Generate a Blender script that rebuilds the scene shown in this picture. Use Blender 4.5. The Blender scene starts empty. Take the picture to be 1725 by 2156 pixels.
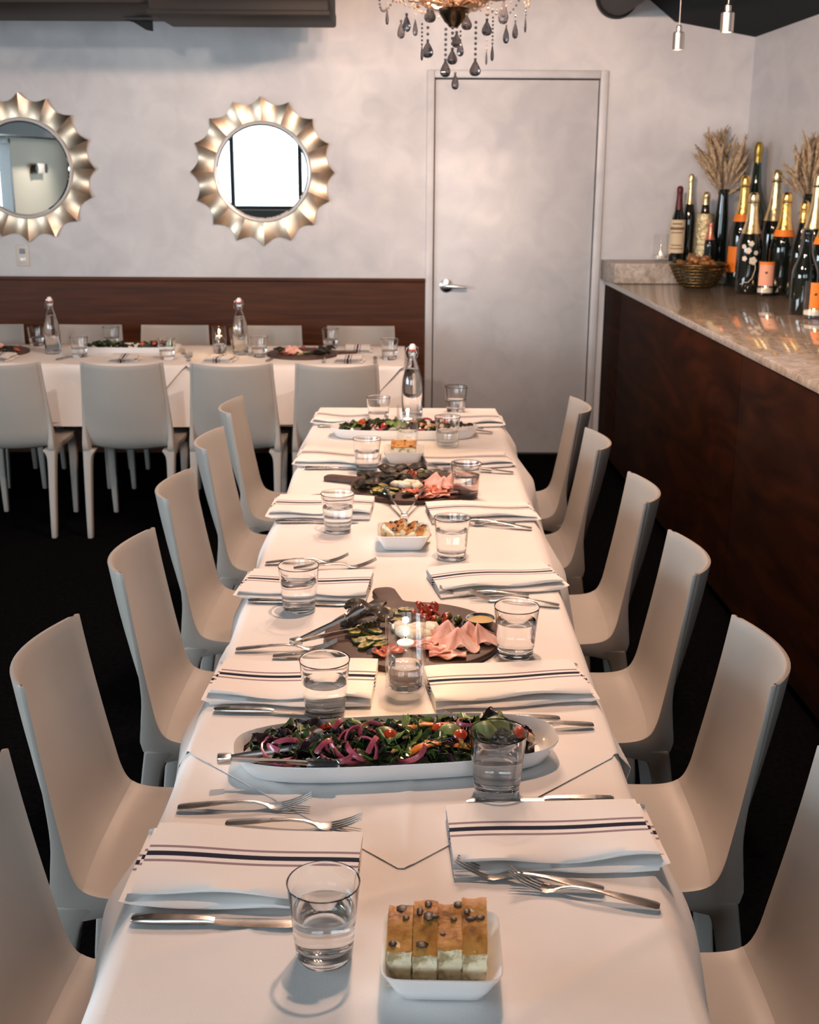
import bpy, bmesh, math, random
import numpy as np
from math import pi, sin, cos, radians, sqrt, exp, atan2
from mathutils import Vector, Matrix, Euler

C = bpy.context.scene
COL = C.collection

# ------------------------------------------------------------------ camera
FPX = 2545.0
cam_d = bpy.data.cameras.new('camera')
cam_d.sensor_fit = 'VERTICAL'
cam_d.sensor_height = 36.0
cam_d.sensor_width = 36.0
cam_d.lens = FPX / 2156.0 * 36.0
cam_d.clip_start = 0.05
cam_d.clip_end = 60
cam_d.dof.use_dof = True
cam_d.dof.focus_distance = 2.05
cam_d.dof.aperture_fstop = 10.0
cam = bpy.data.objects.new('camera', cam_d)
COL.objects.link(cam)
PITCH = math.atan(730.0 / FPX)
ROLL = radians(0.3)
cam.matrix_world = (Matrix.Translation((0, 0, 1.68)) @ Matrix.Rotation(pi / 2 - PITCH, 4, 'X')
                    @ Matrix.Rotation(ROLL, 4, 'Z'))
C.camera = cam

# ------------------------------------------------------------------ world, daylight, exposure
w = bpy.data.worlds.new('daylight')
w.use_nodes = True
w.node_tree.nodes['Background'].inputs[0].default_value = (0.80, 0.91, 1.0, 1)
w.node_tree.nodes['Background'].inputs[1].default_value = 1.6
C.world = w
C.view_settings.view_transform = 'Standard'
C.view_settings.look = 'None'
C.view_settings.gamma = 1.0
C.view_settings.exposure = 0.45
C.view_settings.use_curve_mapping = False
C.cycles.max_bounces = 14
C.cycles.transmission_bounces = 14
C.cycles.transparent_max_bounces = 16
C.cycles.caustics_refractive = True
C.cycles.caustics_reflective = False
C.cycles.sample_clamp_indirect = 6.0
C.cycles.blur_glossy = 0.6

WARM = (1.0, 0.60, 0.41)
COOL = (0.76, 0.90, 1.0)


def area(name, loc, rot, sx, sy, power, color):
    d = bpy.data.lights.new(name, 'AREA')
    d.shape = 'RECTANGLE'
    d.size = sx
    d.size_y = sy
    d.energy = power
    d.color = color
    o = bpy.data.objects.new(name, d)
    o.location = loc
    o.rotation_euler = rot
    COL.objects.link(o)
    return o


# daylight at the street windows: two behind the camera, one long window in the left wall
for x0, x1, pw in ((-3.4, -0.6, 64), (0.3, 2.1, 26)):
    area('window_daylight', ((x0 + x1) / 2, -3.22, 1.72), (pi / 2, 0, 0), x1 - x0, 1.3, pw, COOL)
area('window_daylight', (-4.80, 1.15, 1.45), (pi / 2, 0, -pi / 2), 4.6, 1.0, 200, COOL)


def spot(name, loc, target, power, color, size=1.2, blend=0.7, radius=0.05):
    d = bpy.data.lights.new(name, 'SPOT')
    d.energy = power
    d.color = color
    d.spot_size = size
    d.spot_blend = blend
    d.shadow_soft_size = radius
    o = bpy.data.objects.new(name, d)
    o.location = loc
    o.rotation_euler = (Vector(target) - Vector(loc)).to_track_quat('-Z', 'Y').to_euler()
    COL.objects.link(o)
    return o


def point(name, loc, power, color, radius=0.02):
    d = bpy.data.lights.new(name, 'POINT')
    d.energy = power
    d.color = color
    d.shadow_soft_size = radius
    o = bpy.data.objects.new(name, d)
    o.location = loc
    COL.objects.link(o)
    return o


# warm halogen ceiling lamps over the tables and the sideboard, plus one added for the left wall
SOFTWARM = (1.0, 0.83, 0.72)
# x, y, aim point (None = straight down), power, colour
CEIL_LAMPS = [(0.15, 2.5, None, 85, WARM), (-1.3, 2.3, (-1.3, 7.1, 1.3), 100, SOFTWARM), (-1.6, 5.5, None, 22, WARM), (-3.4, 4.2, None, 25, WARM),
              (1.1, 3.3, (1.35, 7.1, 1.35), 42, SOFTWARM), (-3.7, -0.9, (-4.6, -0.9, 1.4), 90, SOFTWARM)]  # last lamp is added, only to brighten the left wall in the mirror

# ------------------------------------------------------------------ materials
MATS = {}


def nmat(name):
    m = bpy.data.materials.new(name)
    m.use_nodes = True
    nt = m.node_tree
    return m, nt, nt.nodes['Principled BSDF']


def mat(name, color, rough=0.5, metal=0.0, trans=0.0, ior=1.45, spec=0.5, emit=None, es=0, coat=0, sheen=0, sss=0):
    if name in MATS:
        return MATS[name]
    m, nt, b = nmat(name)
    b.inputs['Base Color'].default_value = (*color, 1)
    b.inputs['Roughness'].default_value = rough
    b.inputs['Metallic'].default_value = metal
    b.inputs['Transmission Weight'].default_value = trans
    b.inputs['IOR'].default_value = ior
    b.inputs['Specular IOR Level'].default_value = spec
    b.inputs['Coat Weight'].default_value = coat
    b.inputs['Sheen Weight'].default_value = sheen
    if sss:
        b.inputs['Subsurface Weight'].default_value = sss
        b.inputs['Subsurface Radius'].default_value = (0.01, 0.006, 0.004)
    if emit:
        b.inputs['Emission Color'].default_value = (*emit, 1)
        b.inputs['Emission Strength'].default_value = es
    MATS[name] = m
    return m


def mixmat(name, cols, scale, rough=0.5, metal=0.0, detail=5, pos=None, stretch=(1, 1, 1), rot=(0, 0, 0), bump=0.0,
           bump_scale=None, distort=0.0, spec=0.5, coat=0.0, rough2=None, sheen=0, coords='Object'):
    """noise driven colour ramp on object coordinates, optional fine relief"""
    if name in MATS:
        return MATS[name]
    m, nt, b = nmat(name)
    tc = nt.nodes.new('ShaderNodeTexCoord')
    mp = nt.nodes.new('ShaderNodeMapping')
    mp.inputs['Scale'].default_value = stretch
    mp.inputs['Rotation'].default_value = rot
    nz = nt.nodes.new('ShaderNodeTexNoise')
    nz.inputs['Scale'].default_value = scale
    nz.inputs['Detail'].default_value = detail
    nz.inputs['Distortion'].default_value = distort
    cr = nt.nodes.new('ShaderNodeValToRGB')
    n = len(cols)
    pos = pos or [0.3 + 0.4 * i / (n - 1) for i in range(n)]
    el = cr.color_ramp.elements
    while len(el) < n:
        el.new(0.5)
    for e, c, p in zip(el, cols, pos):
        e.position = p
        e.color = (*c, 1)
    nt.links.new(tc.outputs[coords], mp.inputs['Vector'])
    nt.links.new(mp.outputs['Vector'], nz.inputs['Vector'])
    nt.links.new(nz.outputs['Fac'], cr.inputs['Fac'])
    nt.links.new(cr.outputs['Color'], b.inputs['Base Color'])
    b.inputs['Roughness'].default_value = rough
    b.inputs['Metallic'].default_value = metal
    b.inputs['Specular IOR Level'].default_value = spec
    b.inputs['Coat Weight'].default_value = coat
    b.inputs['Sheen Weight'].default_value = sheen
    if rough2 is not None:
        mr = nt.nodes.new('ShaderNodeMapRange')
        mr.inputs['From Min'].default_value = 0.3
        mr.inputs['From Max'].default_value = 0.7
        mr.inputs['To Min'].default_value = rough
        mr.inputs['To Max'].default_value = rough2
        nt.links.new(nz.outputs['Fac'], mr.inputs['Value'])
        nt.links.new(mr.outputs['Result'], b.inputs['Roughness'])
    if bump:
        n2 = nt.nodes.new('ShaderNodeTexNoise')
        n2.inputs['Scale'].default_value = bump_scale or scale * 6
        n2.inputs['Detail'].default_value = 4
        nt.links.new(mp.outputs['Vector'], n2.inputs['Vector'])
        bp = nt.nodes.new('ShaderNodeBump')
        bp.inputs['Strength'].default_value = bump
        bp.inputs['Distance'].default_value = 0.01
        nt.links.new(n2.outputs['Fac'], bp.inputs['Height'])
        nt.links.new(bp.outputs['Normal'], b.inputs['Normal'])
    MATS[name] = m
    return m


def thinglass(name, tint=(1, 1, 1), refl=0.6):
    """thin pane or thin vessel wall: clear with a Fresnel reflection"""
    if name in MATS:
        return MATS[name]
    m = bpy.data.materials.new(name)
    m.use_nodes = True
    nt = m.node_tree
    nt.nodes.clear()
    out = nt.nodes.new('ShaderNodeOutputMaterial')
    tr = nt.nodes.new('ShaderNodeBsdfTransparent')
    tr.inputs[0].default_value = (*tint, 1)
    gl = nt.nodes.new('ShaderNodeBsdfGlossy')
    gl.inputs['Roughness'].default_value = 0.02
    lw = nt.nodes.new('ShaderNodeLayerWeight')
    lw.inputs[0].default_value = 0.5
    pw = nt.nodes.new('ShaderNodeMath')
    pw.operation = 'POWER'
    pw.inputs[1].default_value = 4.0
    nt.links.new(lw.outputs['Facing'], pw.inputs[0])
    fr = nt.nodes.new('ShaderNodeMapRange')
    fr.inputs['To Min'].default_value = 0.035
    fr.inputs['To Max'].default_value = refl
    nt.links.new(pw.outputs[0], fr.inputs['Value'])
    mx = nt.nodes.new('ShaderNodeMixShader')
    nt.links.new(fr.outputs[0], mx.inputs[0])
    nt.links.new(tr.outputs[0], mx.inputs[1])
    nt.links.new(gl.outputs[0], mx.inputs[2])
    nt.links.new(mx.outputs[0], out.inputs[0])
    MATS[name] = m
    return m



def plaster():
    m, nt, b = nmat('silver_plaster_paint')
    tc = nt.nodes.new('ShaderNodeNewGeometry')
    n1 = nt.nodes.new('ShaderNodeTexNoise')
    n1.inputs['Scale'].default_value = 1.3
    n1.inputs['Detail'].default_value = 7
    n1.inputs['Distortion'].default_value = 0.5
    n2 = nt.nodes.new('ShaderNodeTexNoise')
    n2.inputs['Scale'].default_value = 7
    n2.inputs['Detail'].default_value = 6
    n2.inputs['Distortion'].default_value = 0.8
    add = nt.nodes.new('ShaderNodeMix')
    add.data_type = 'FLOAT'
    add.inputs[0].default_value = 0.4
    cr = nt.nodes.new('ShaderNodeValToRGB')
    el = cr.color_ramp.elements
    el.new(0.5)
    for e, c, p in zip(el, [(0.65, 0.655, 0.68), (0.715, 0.715, 0.73), (0.78, 0.772, 0.775)], (0.34, 0.5, 0.66)):
        e.position = p
        e.color = (*c, 1)
    mr = nt.nodes.new('ShaderNodeMapRange')
    mr.inputs['From Min'].default_value = 0.35
    mr.inputs['From Max'].default_value = 0.65
    mr.inputs['To Min'].default_value = 0.74
    mr.inputs['To Max'].default_value = 0.66
    bp = nt.nodes.new('ShaderNodeBump')
    bp.inputs['Strength'].default_value = 0.10
    bp.inputs['Distance'].default_value = 0.01
    L = nt.links.new
    L(tc.outputs['Position'], n1.inputs['Vector'])
    L(tc.outputs['Position'], n2.inputs['Vector'])
    L(n1.outputs['Fac'], add.inputs[2])
    L(n2.outputs['Fac'], add.inputs[3])
    L(add.outputs[0], cr.inputs['Fac'])
    L(cr.outputs['Color'], b.inputs['Base Color'])
    L(add.outputs[0], mr.inputs['Value'])
    L(mr.outputs['Result'], b.inputs['Roughness'])
    L(n2.outputs['Fac'], bp.inputs['Height'])
    L(bp.outputs['Normal'], b.inputs['Normal'])
    b.inputs['Metallic'].default_value = 0.76
    return m


PLASTER = plaster()
FLOOR = mixmat('black_carpet', [(0.0025, 0.0025, 0.003), (0.005, 0.005, 0.0055)], 60, rough=1.0, bump=0.4, bump_scale=300, spec=0.0)
CEIL = mat('charcoal_ceiling_paint', (0.030, 0.036, 0.040), 0.85, spec=0.2)
DUCT = mat('dark_taupe_paint', (0.012, 0.011, 0.0105), 0.6, spec=0.3)
WAINS = mixmat('dark_brown_veneer', [(0.050, 0.015, 0.005), (0.084, 0.025, 0.008), (0.11, 0.034, 0.011)], 3, rough=0.42, stretch=(0.6, 1, 9),
               detail=7, distort=0.8, bump=0.05, spec=0.25)
BARWOOD = mixmat('walnut_veneer', [(0.012, 0.0042, 0.0024), (0.022, 0.0072, 0.0034), (0.040, 0.011, 0.0042)], 1.5, rough=0.72, stretch=(1, 1.1, 4.0),
                 rot=(radians(35), 0, 0), detail=7, distort=1.6, bump=0.04, spec=0.04)
MARBLE = mixmat('beige_marble', [(0.25, 0.20, 0.15), (0.37, 0.305, 0.24), (0.50, 0.43, 0.36)], 24, rough=0.07, detail=9, distort=1.2,
                coat=0.3)
CHAIR = mixmat('offwhite_moulded_plastic', [(0.345, 0.322, 0.294), (0.375, 0.350, 0.320)], 5, rough=0.48, bump=0.03, bump_scale=500)
LINEN = mixmat('white_linen', [(0.80, 0.785, 0.77), (0.84, 0.825, 0.81)], 8, rough=0.88, bump=0.06, bump_scale=420, spec=0.15, sheen=0.1)
STEEL = mixmat('stainless_steel', [(0.40, 0.375, 0.35), (0.56, 0.53, 0.50)], 14, rough=0.20, metal=1.0, rough2=0.32)
CHROME = mat('polished_steel', (0.74, 0.73, 0.72), 0.22, 1.0)
GOLDFRAME = mixmat('champagne_silver_leaf', [(0.56, 0.43, 0.31), (0.74, 0.59, 0.45)], 9, rough=0.30, metal=1.0, rough2=0.38)
MIRROR = mat('silvered_glass', (0.93, 0.96, 0.95), 0.0, 1.0)
BEZEL = mat('pale_bezel', (0.80, 0.79, 0.77), 0.35, 0.3)
THIN = thinglass('thin_clear_glass')


def clear(name, ior, straight):
    """clear liquid or thick glass: refracting, with a share of light passing straight through"""
    m = bpy.data.materials.new(name)
    m.use_nodes = True
    nt = m.node_tree
    nt.nodes.clear()
    out = nt.nodes.new('ShaderNodeOutputMaterial')
    tr = nt.nodes.new('ShaderNodeBsdfTransparent')
    gl = nt.nodes.new('ShaderNodeBsdfGlass')
    gl.inputs['IOR'].default_value = ior
    gl.inputs['Roughness'].default_value = 0.0
    mx = nt.nodes.new('ShaderNodeMixShader')
    mx.inputs[0].default_value = straight
    nt.links.new(gl.outputs[0], mx.inputs[1])
    nt.links.new(tr.outputs[0], mx.inputs[2])
    nt.links.new(mx.outputs[0], out.inputs[0])
    return m


GLASS = clear('clear_glass', 1.45, 0.0)
VESSEL = GLASS
CANGL = THIN
WATER = clear('still_water', 1.33, 0.0)
OIL = clear('lamp_oil', 1.30, 0.5)
PORC = mat('white_porcelain', (0.82, 0.825, 0.83), 0.14, coat=0.4)
BLACKPL = mat('black_plastic', (0.012, 0.012, 0.013), 0.4)
FLAME = mat('candle_flame', (1, 0.8, 0.4), 0.5, emit=(1.0, 0.62, 0.25), es=22)
BULB = mat('warm_bulb', (1, 0.9, 0.7), 0.3, emit=(1.0, 0.72, 0.42), es=14)
WICK = mat('charred_wick', (0.03, 0.02, 0.015), 0.9)
SMOKE = mat('smoky_crystal', (0.20, 0.195, 0.21), 0.02, 0, 0.85, 1.52)
BRONZE = mat('dark_bronze', (0.10, 0.075, 0.05), 0.25, 0.9)
AMBERGL = mat('amber_crystal', (0.62, 0.50, 0.40), 0.05, 0, 0.75, 1.5)
BOARD = mixmat('dark_brown_board', [(0.050, 0.023, 0.014), (0.085, 0.040, 0.024)], 5, rough=0.55, stretch=(1, 7, 1), detail=6)
DKGLASS = mat('black_green_bottle_glass', (0.006, 0.009, 0.007), 0.06, coat=0.5)
GREENGL = mat('green_bottle_glass', (0.006, 0.022, 0.012), 0.07, coat=0.5)
GOLDFOIL = mixmat('gold_foil', [(0.72, 0.43, 0.10), (0.92, 0.64, 0.24)], 40, rough=0.26, metal=1.0, bump=0.25, bump_scale=60)
PALEGOLD = mixmat('pale_gold_foil', [(0.72, 0.55, 0.28), (0.90, 0.76, 0.48)], 40, rough=0.28, metal=1.0, bump=0.25, bump_scale=60)
ORANGE = mat('orange_paper', (0.85, 0.22, 0.02), 0.5)
PINKFOIL = mat('pink_foil', (0.85, 0.30, 0.20), 0.3, 0.7)
REDFOIL = mat('dark_red_foil', (0.10, 0.008, 0.012), 0.4)
CREAMPAPER = mat('cream_paper', (0.72, 0.58, 0.38), 0.7)
PINKPAPER = mat('pink_paper', (0.85, 0.42, 0.28), 0.7)
WHITEPL = mat('white_plastic', (0.75, 0.72, 0.66), 0.4)
REDRUB = mat('red_rubber', (0.45, 0.07, 0.05), 0.6)

# ------------------------------------------------------------------ mesh building


class G:
    def __init__(self):
        self.v, self.f, self.uv = [], [], None

    def add(self, vs, fs):
        o = len(self.v)
        self.v += [tuple(float(q) for q in p) for p in vs]
        self.f += [tuple(i + o for i in f) for f in fs]
        return self

    def loft(self, rings, cap=True, closed=True, wrap=False):
        n = len(rings[0])
        vs = [p for r in rings for p in r]
        fs = []
        m = len(rings)
        for i in range(m if wrap else m - 1):
            a, b = i * n, ((i + 1) % m) * n
            for j in range(n if closed else n - 1):
                k = (j + 1) % n
                fs.append((a + j, a + k, b + k, b + j))
        if cap and not wrap:
            fs.append(tuple(range(n - 1, -1, -1)))
            fs.append(tuple((m - 1) * n + j for j in range(n)))
        return self.add(vs, fs)

    def lathe(self, prof, n=24, c=(0, 0, 0), wob=None):
        """profile of (r, z); ends at r=0 close, else open; a closed loop repeats its first point"""
        vs, idx, fs = [], [], []
        for r, z in prof:
            if r <= 1e-6:
                idx.append([len(vs)])
                vs.append((c[0], c[1], c[2] + z))
            else:
                row = []
                for j in range(n):
                    a = 2 * pi * j / n
                    row.append(len(vs))
                    vs.append((c[0] + r * cos(a), c[1] + r * sin(a), c[2] + z))
                idx.append(row)
        for A, B in zip(idx[:-1], idx[1:]):
            for j in range(n):
                k = (j + 1) % n
                if len(A) == 1 and len(B) == 1:
                    continue
                if len(A) == 1:
                    fs.append((A[0], B[k], B[j]))
                elif len(B) == 1:
                    fs.append((A[j], A[k], B[0]))
                else:
                    fs.append((A[j], A[k], B[k], B[j]))
        return self.add(vs, fs)

    def tube(self, path, rad, n=8, cap=True):
        path = [Vector(p) for p in path]
        m = len(path)
        rad = rad if hasattr(rad, '__len__') else [rad] * m
        t0 = (path[1] - path[0]).normalized()
        up = Vector((0, 0, 1)) if abs(t0.z) < 0.9 else Vector((1, 0, 0))
        nrm = t0.cross(up).normalized()
        rings = []
        for i in range(m):
            t = (path[min(i + 1, m - 1)] - path[max(i - 1, 0)]).normalized()
            nrm = (nrm - t * nrm.dot(t)).normalized()
            bn = t.cross(nrm)
            rings.append([path[i] + (nrm * cos(2 * pi * j / n) + bn * sin(2 * pi * j / n)) * rad[i] for j in range(n)])
        return self.loft(rings, cap)

    def ribbon(self, sta, up=None):
        """sta: (centre, width, thick) swept along; rectangular section with slightly crowned sides, width axis horizontal"""
        P = [Vector(s[0]) for s in sta]
        rings = []
        for i, s in enumerate(sta):
            t = (P[min(i + 1, len(P) - 1)] - P[max(i - 1, 0)]).normalized()
            side = Vector(up).normalized() if up else t.cross(Vector((0, 0, 1)))
            side = (side - t * side.dot(t)).normalized()
            nz = side.cross(t).normalized()
            w, h = s[1] / 2, s[2] / 2
            rings.append([P[i] + side * a * w + nz * b * h for a, b in
                          ((-1, -.35), (-.7, -1), (.7, -1), (1, -.35), (1, .35), (.7, 1), (-.7, 1), (-1, .35))])
        return self.loft(rings)

    def box(self, lo, hi):
        x0, y0, z0 = lo
        x1, y1, z1 = hi
        return self.add([(x0, y0, z0), (x1, y0, z0), (x1, y1, z0), (x0, y1, z0), (x0, y0, z1), (x1, y0, z1), (x1, y1, z1), (x0, y1, z1)],
                        [(0, 3, 2, 1), (4, 5, 6, 7), (0, 1, 5, 4), (1, 2, 6, 5), (2, 3, 7, 6), (3, 0, 4, 7)])

    def prism(self, poly, z0, z1):
        n = len(poly)
        return self.add([(x, y, z0) for x, y in poly] + [(x, y, z1) for x, y in poly],
                        [tuple(range(n - 1, -1, -1)), tuple(range(n, 2 * n))] + [(i, (i + 1) % n, n + (i + 1) % n, n + i) for i in range(n)])

    def sheet(self, P, th):
        """a grid of points given thickness th along its normals (downwards from the given face)"""
        P = np.asarray(P, float)
        nu, nv = P.shape[:2]
        du = np.gradient(P, axis=0)
        dv = np.gradient(P, axis=1)
        N = np.cross(du, dv)
        N /= np.maximum(np.linalg.norm(N, axis=2, keepdims=True), 1e-9)
        Q = P - N * th
        vs = list(P.reshape(-1, 3)) + list(Q.reshape(-1, 3))
        o = nu * nv
        I = lambda i, j: i * nv + j
        fs = []
        for i in range(nu - 1):
            for j in range(nv - 1):
                fs.append((I(i, j), I(i + 1, j), I(i + 1, j + 1), I(i, j + 1)))
                fs.append((o + I(i, j), o + I(i, j + 1), o + I(i + 1, j + 1), o + I(i + 1, j)))
        for i in range(nu - 1):
            for j in (0, nv - 1):
                fs.append((I(i, j), I(i + 1, j), o + I(i + 1, j), o + I(i, j)))
        for j in range(nv - 1):
            for i in (0, nu - 1):
                fs.append((I(i, j), I(i, j + 1), o + I(i, j + 1), o + I(i, j)))
        return self.add(vs, fs)

    def ball(self, c, r, n=8, m=6, s=(1, 1, 1)):
        prof = [(r * sin(pi * i / m), -r * cos(pi * i / m)) for i in range(m + 1)]
        prof[0] = (0, -r)
        prof[-1] = (0, r)
        o = len(self.v)
        self.lathe(prof, n)
        self.v[o:] = [(c[0] + x * s[0], c[1] + y * s[1], c[2] + z * s[2]) for x, y, z in self.v[o:]]
        return self

    def xf(self, M, start=0):
        self.v[start:] = [tuple(M @ Vector(p)) for p in self.v[start:]]
        return self

    def mesh(self, name, m, angle=40, bevel=0, seg=2, weld=0, uvf=None):
        me = bpy.data.meshes.new(name)
        me.from_pydata(self.v, [], self.f)
        bm = bmesh.new()
        bm.from_mesh(me)
        if weld:
            bmesh.ops.remove_doubles(bm, verts=bm.verts, dist=weld)
        bmesh.ops.recalc_face_normals(bm, faces=bm.faces)
        if bevel:
            es = [e for e in bm.edges if len(e.link_faces) == 2 and e.calc_face_angle(0) > radians(35)]
            bmesh.ops.bevel(bm, geom=es, offset=bevel, segments=seg, profile=0.5, affect='EDGES', clamp_overlap=True)
        if uvf:
            lay = bm.loops.layers.uv.new('UVMap')
            for f in bm.faces:
                for l in f.loops:
                    l[lay].uv = uvf(l.vert.co)
        bm.to_mesh(me)
        bm.free()
        me.materials.append(m)
        me.shade_smooth()
        me.set_sharp_from_angle(angle=radians(angle))
        return me


def obj(name, me, parent=None, loc=(0, 0, 0), rot=(0, 0, 0), scale=(1, 1, 1)):
    o = bpy.data.objects.new(name, me)
    o.location = loc
    o.rotation_euler = rot
    o.scale = scale
    COL.objects.link(o)
    if parent:
        o.parent = parent
    return o


def tag(o, label, cat, group=None):
    o['label'] = label
    o['category'] = cat
    if group:
        o['group'] = group
    return o


def thing(name, label, cat, loc=(0, 0, 0), rotz=0, group=None, rot=None):
    o = obj(name, None, None, loc, rot or (0, 0, rotz))
    return tag(o, label, cat, group)


def struct(name, me, parent=None, loc=(0, 0, 0), rot=(0, 0, 0)):
    o = obj(name, me, parent, loc, rot)
    if not parent:
        o['kind'] = 'structure'
    return o


CACHE = {}


def once(key, fn):
    if key not in CACHE:
        CACHE[key] = fn()
    return CACHE[key]


ORD = ['first', 'second', 'third', 'fourth', 'fifth', 'sixth', 'seventh', 'eighth', 'ninth', 'tenth', 'eleventh', 'twelfth', 'thirteenth', 'fourteenth',
       'fifteenth', 'sixteenth', 'seventeenth', 'eighteenth', 'nineteenth', 'twentieth']

# ------------------------------------------------------------------ room shell
YB = 7.154
XW = 1.9          # right-hand corner at the back wall
KW = 0.30         # the right wall splays outwards towards the camera


def wallx(y):
    return XW + KW * (YB - y)


def box_mesh(name, lo, hi, m, bevel=0):
    return G().box(lo, hi).mesh(name, m, bevel=bevel)


struct('floor', box_mesh('floor', (-4.9, -3.3, -0.05), (5.2, YB + 0.4, 0), FLOOR))
# back wall around the door opening (x 0.13..1.05, up to 2.145)
g = G()
g.box((-4.75, YB, 0), (0.085, YB + 0.12, 3.2))
g.box((1.097, YB, 0), (2.3, YB + 0.12, 3.2))
g.box((0.085, YB, 2.192), (1.097, YB + 0.12, 3.2))
struct('wall_back', g.mesh('wall_back', PLASTER))
g = G()
g.prism([(XW, YB), (wallx(-3.3), -3.3), (wallx(-3.3) + 0.12, -3.3), (XW + 0.12, YB)], 0, 3.2)
struct('wall_right', g.mesh('wall_right', PLASTER))
FW = mat('cream_wall_paint', (0.72, 0.69, 0.58), 0.7)
LW = (-0.1, 3.4, 0.95, 1.95)      # long window in the left wall: y0, y1, z0, z1
g = G()
g.box((-4.72, -3.3, 0), (-4.60, LW[0], 3.2))
g.box((-4.72, LW[1], 0), (-4.60, YB, 3.2))
g.box((-4.72, LW[0], 0), (-4.60, LW[1], LW[2]))
g.box((-4.72, LW[0], LW[3]), (-4.60, LW[1], 3.2))
struct('wall_left', g.mesh('wall_left', FW))
g = G()
for a, b in (((-.1, .95), (-.04, 1.95)), ((3.34, .95), (3.4, 1.95)), ((-.1, .95), (3.4, 1.0)), ((-.1, 1.90), (3.4, 1.95))):
    g.box((-4.70, a[0], a[1]), (-4.57, b[0], b[1]))
wl_ = struct('window_3', g.mesh('window_frame', BLACKPL))
for ym in (1.25, 2.3):
    obj('mullion', box_mesh('mullion', (-4.68, ym - .025, 1.0), (-4.59, ym + .025, 1.90), BLACKPL), wl_)
for ya, yb2 in ((-.04, 1.225), (1.275, 2.275), (2.325, 3.34)):
    obj('pane', box_mesh('pane', (-4.65, ya, 1.0), (-4.644, yb2, 1.90), THIN), wl_)
em = thing('emergency_light', 'white emergency light box with two lamps, seen only in the left round mirror', 'lamp', (-4.6, -1.1, 1.62))
obj('box', box_mesh('box', (0, -.16, -.06), (.07, .16, .06), WHITEPL, .008), em)
for yy in (-.2, .2):
    obj('lamp_head', G().lathe([(0, -.05), (.03, -.05), (.055, .0), (.055, .02), (0, .02)], 20).xf(Matrix.Translation((.06, yy, 0)) @ Matrix.Rotation(pi / 2, 4, 'Y')).mesh('lamp_head', BLACKPL), em)
struct('beam', box_mesh('beam', (-4.60, -3.0, 1.97), (-4.25, 4.6, 2.9), DUCT))
# front wall with three street windows
g = G()
WIN = [(-3.4, -0.6, 1.08, 2.45), (0.3, 2.1, 1.08, 2.45)]
FWD = mat('dark_dado_paint', (0.05, 0.055, 0.06), 0.6)
xs = -4.7
for x0, x1, z0, z1 in WIN:
    g.box((xs, -3.12, 0), (x0, -3.0, 3.2))
    g.box((x0, -3.12, 0), (x1, -3.0, z0))
    g.box((x0, -3.12, z1), (x1, -3.0, 3.2))
    xs = x1
g.box((xs, -3.12, 0), (4.9, -3.0, 3.2))
struct('wall_front', g.mesh('wall_front', FW))
for i, (x0, x1, z0, z1) in enumerate(WIN):
    fr = G()
    for a, b in (((x0, z0), (x1, z0 + .05)), ((x0, z1 - .05), (x1, z1)), ((x0, z0), (x0 + .05, z1)), ((x1 - .05, z0), (x1, z1))):
        fr.box((a[0], -3.13, a[1]), (b[0], -2.98, b[1]))
    wn = struct('window_%d' % (i + 1), fr.mesh('window_frame', BLACKPL))
    nm_ = 3 if i == 0 else 2
    for k in range(1, nm_):
        xm = x0 + (x1 - x0) * k / nm_
        obj('mullion', box_mesh('mullion', (xm - .03, -3.10, z0 + .05), (xm + .03, -3.0, z1 - .05), BLACKPL), wn)
    for k in range(nm_):
        xa, xb = x0 + (x1 - x0) * k / nm_ + .05, x0 + (x1 - x0) * (k + 1) / nm_ - .05
        obj('pane', box_mesh('pane', (xa, -3.09, z0 + .05), (xb, -3.084, z1 - .05), THIN), wn)
# dark dado and a white rail below the windows (seen in the round mirrors)
struct('trim_2', box_mesh('trim', (-4.58, -3.0, 0.0), (4.6, -2.97, 1.07), FWD))
rl = thing('railing', 'white railing under the street windows, seen only in the round mirrors', 'railing', (-2.6, -2.6, 0))
obj('handrail', box_mesh('handrail', (-3.6, -.02, .90), (3.4, .02, .94), WHITEPL, .006), rl)
for k in range(24):
    obj('baluster', once('balu', lambda: box_mesh('baluster', (-.012, -.012, 0), (.012, .012, .90), WHITEPL)), rl, (-3.5 + k * .297, 0, 0))


# ceiling: dark, low over the sideboard and rising to the left and towards the camera
def ceil_z(x, y):
    return min(2.371 + 0.17 * (XW - x) + 0.6 * max(0, 1.45 - x) + 0.153 * (YB - y), 2.95)


xsn = np.linspace(-4.8, 5.2, 81)
ysn = np.linspace(-3.3, YB + 0.1, 40)
P = [[(x, y, ceil_z(x, y)) for y in ysn] for x in xsn]
g = G().sheet(P, -0.06)
struct('ceiling', g.mesh('ceiling', CEIL))

# door with casing
DOORM = PLASTER
g = G()
g.box((0.085, YB - 0.022, 0), (0.128, YB + 0.05, 2.192))
g.box((1.053, YB - 0.022, 0), (1.097, YB + 0.05, 2.192))
g.box((0.128, YB - 0.022, 2.150), (1.053, YB + 0.05, 2.192))
d1 = struct('door_1', G().box((0.134, YB + 0.004, 0.008), (1.047, YB + 0.044, 2.142)).mesh('door_leaf', PLASTER, bevel=.002))
obj('door_casing', g.mesh('door_casing', PLASTER, bevel=.004), d1)
obj('door_stop', box_mesh('door_stop', (0.1, YB + 0.05, 0), (1.08, YB + 0.09, 2.17), BLACKPL), d1)
obj('threshold', box_mesh('threshold', (0.128, YB - .02, 0), (1.053, YB + .05, 0.008), BLACKPL), d1)
hd = obj('door_handle', G().lathe([(0, 0), (.036, 0), (.040, .004), (.038, .010), (.022, .016), (.014, .018), (.013, .045), (0, .046)], 24)
         .xf(Matrix.Rotation(pi / 2, 4, 'X')).mesh('rosette', CHROME), d1, (0.208, YB + 0.004, 1.005))
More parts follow.
